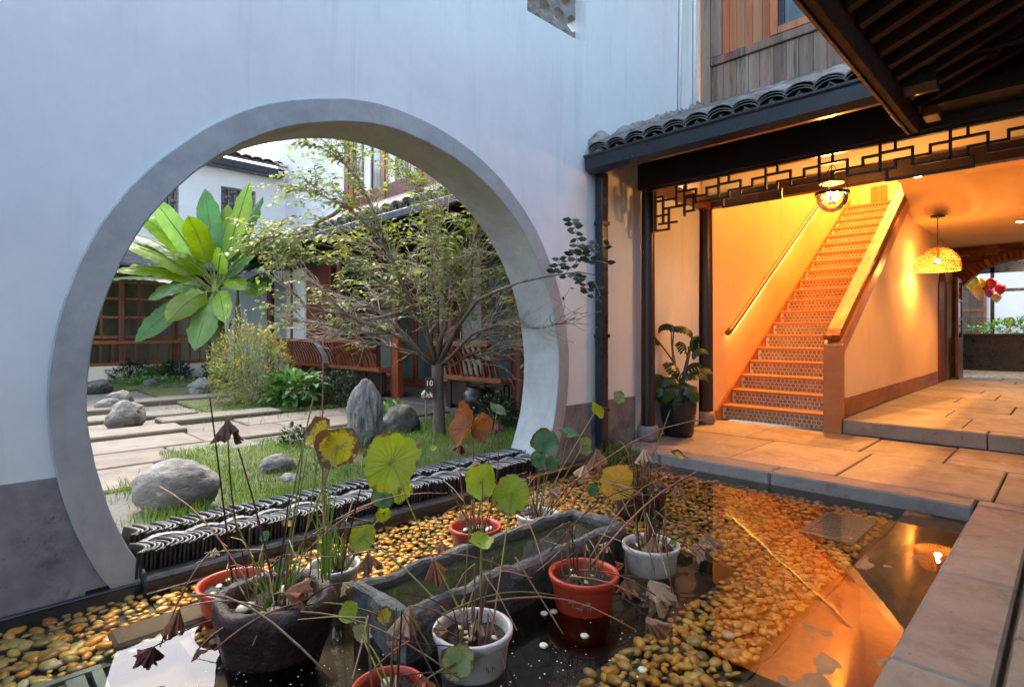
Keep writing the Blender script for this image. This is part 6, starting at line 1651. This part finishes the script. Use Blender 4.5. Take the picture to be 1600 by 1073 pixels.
for key, n_ in cnt.items():
    p = POTS[key]
    for _ in range(n_):
        a = rnd(0, 6.28); q = p.sr*rnd(0, .7); b = Vector((p.c.x+cos(a)*q, p.c.y+sin(a)*q, p.sz)); h = rnd(.05, .30); a2 = a+rnd(-1, 1); out = rnd(.03, .22)
        k1 = b+Vector((cos(a)*.02, sin(a)*.02, h)); k2 = k1+Vector((cos(a2)*out, sin(a2)*out, rnd(-.16, .10)))
        if k2.z < WZ: k2.z = WZ+.01
        MB().tube([b, b.lerp(k1, .5)+Vector((rnd(-.01, .01), rnd(-.01, .01), 0)), k1, k1.lerp(k2, .5)+UP*rnd(-.01, .03), k2], [.0030, .0028, .0025, .0022, .0018], 4).build('dry_stalk', random.choice((M_STEMB, M_STEMB, M_STEMK, M_STEMG)), p.t)
# reeds and grass in some pots
def reeds(key, n_, h, sp, m=M_GRASS):
    p = POTS[key]; g = MB()
    for _ in range(n_):
        b = Vector((p.c.x+rnd(-.05, .05), p.c.y+rnd(-.05, .05), p.sz)); a = rnd(0, 6.28); l = h*rnd(.4, 1.1); o_ = sp*rnd(.1, 1)
        w_ = Vector((-sin(a), cos(a), 0))*.0035; pts = [b+Vector((cos(a)*o_*t*t, sin(a)*o_*t*t, l*(t-.25*t*t))) for t in (0, .33, .66, 1)]
        g.add([pts[0]-w_, pts[0]+w_, pts[1]+w_, pts[1]-w_, pts[2]+w_*.7, pts[2]-w_*.7, pts[3]], [(0,1,2,3), (3,2,4,5), (5,4,6)])
    g.build('reed_blades', m, p.t, kind='stuff')
reeds('brown_far', 60, .22, .22); reeds('white_back', 40, .34, .14); reeds('bowl', 26, .26, .16); reeds('red_front', 14, .06, .08); reeds('white_print', 16, .12, .1)
rb_ = P(508, 905, 2.1); 
g = MB()
for _ in range(13):
    a = rnd(0, 6.28); l = rnd(.15, .6); o_ = rnd(.02, .10); w_ = RT*.0026; b = rb_+Vector((rnd(-.02, .02), rnd(-.02, .02), 0))
    pts = [b+Vector((cos(a)*o_*t*t, sin(a)*o_*t*t, l*t)) for t in (0, .4, .75, 1)]
    g.add([pts[0]-w_, pts[0]+w_, pts[1]+w_, pts[1]-w_, pts[2]+w_*.7, pts[2]-w_*.7, pts[3]], [(0,1,2,3), (3,2,4,5), (5,4,6)])
g.build('reed_blades', M_GRASS, POTS['bowl'].t, kind='stuff')
# floating bits
fb = MB()
for _ in range(260):
    c = random.choice([(1.55, 1.2), (1.3, 1.15), (.62, 1.95), (.85, 1.75), (2.1, 1.3), (2.6, 1.9)])
    x, y = random.gauss(c[0], .16), random.gauss(c[1], .16); s = rnd(.0012, .0035)
    if not (.5 < y < 2.9): continue
    fb.add([(x+cos(k_*1.257)*s, y+sin(k_*1.257)*s, WZ+.0012) for k_ in range(5)], [(0,1,2,3,4)])
o = fb.build('floating_specks', M_PIPEW); tag(o, 'pale specks of pollen floating on the dark pool water between the pots', 'debris', kind='stuff')
for i, (px, py, lb) in enumerate(((866, 955, 'round pale floating disc leaf in the dark water below the red pot'), (838, 892, 'small pale curled leaf floating beside the red pot'), (851, 958, 'pale yellow petal cluster floating by the white pot'), (1005, 1046, 'large pale yellow pebble like fruit lying on the pebbles'),
        (850, 1008, 'pale ring shaped petal floating in front of the white pot'), (914, 993, 'cream round seed floating in the dark middle water'), (1040, 745, 'white petal floating by the brown pot'))):
    f = FPX*(CAM_Z-WZ-.004)/(py-HY); c = P(px, py, f)
    g = MB().lathe([(0, .006), (.008, .007), (.014, .005), (.017, 0), (.014, -.003), (0, -.004)], c, 12, wob=.3).build('floating_petal', M_PEBP, smooth=True); tag(g, lb, 'petal')
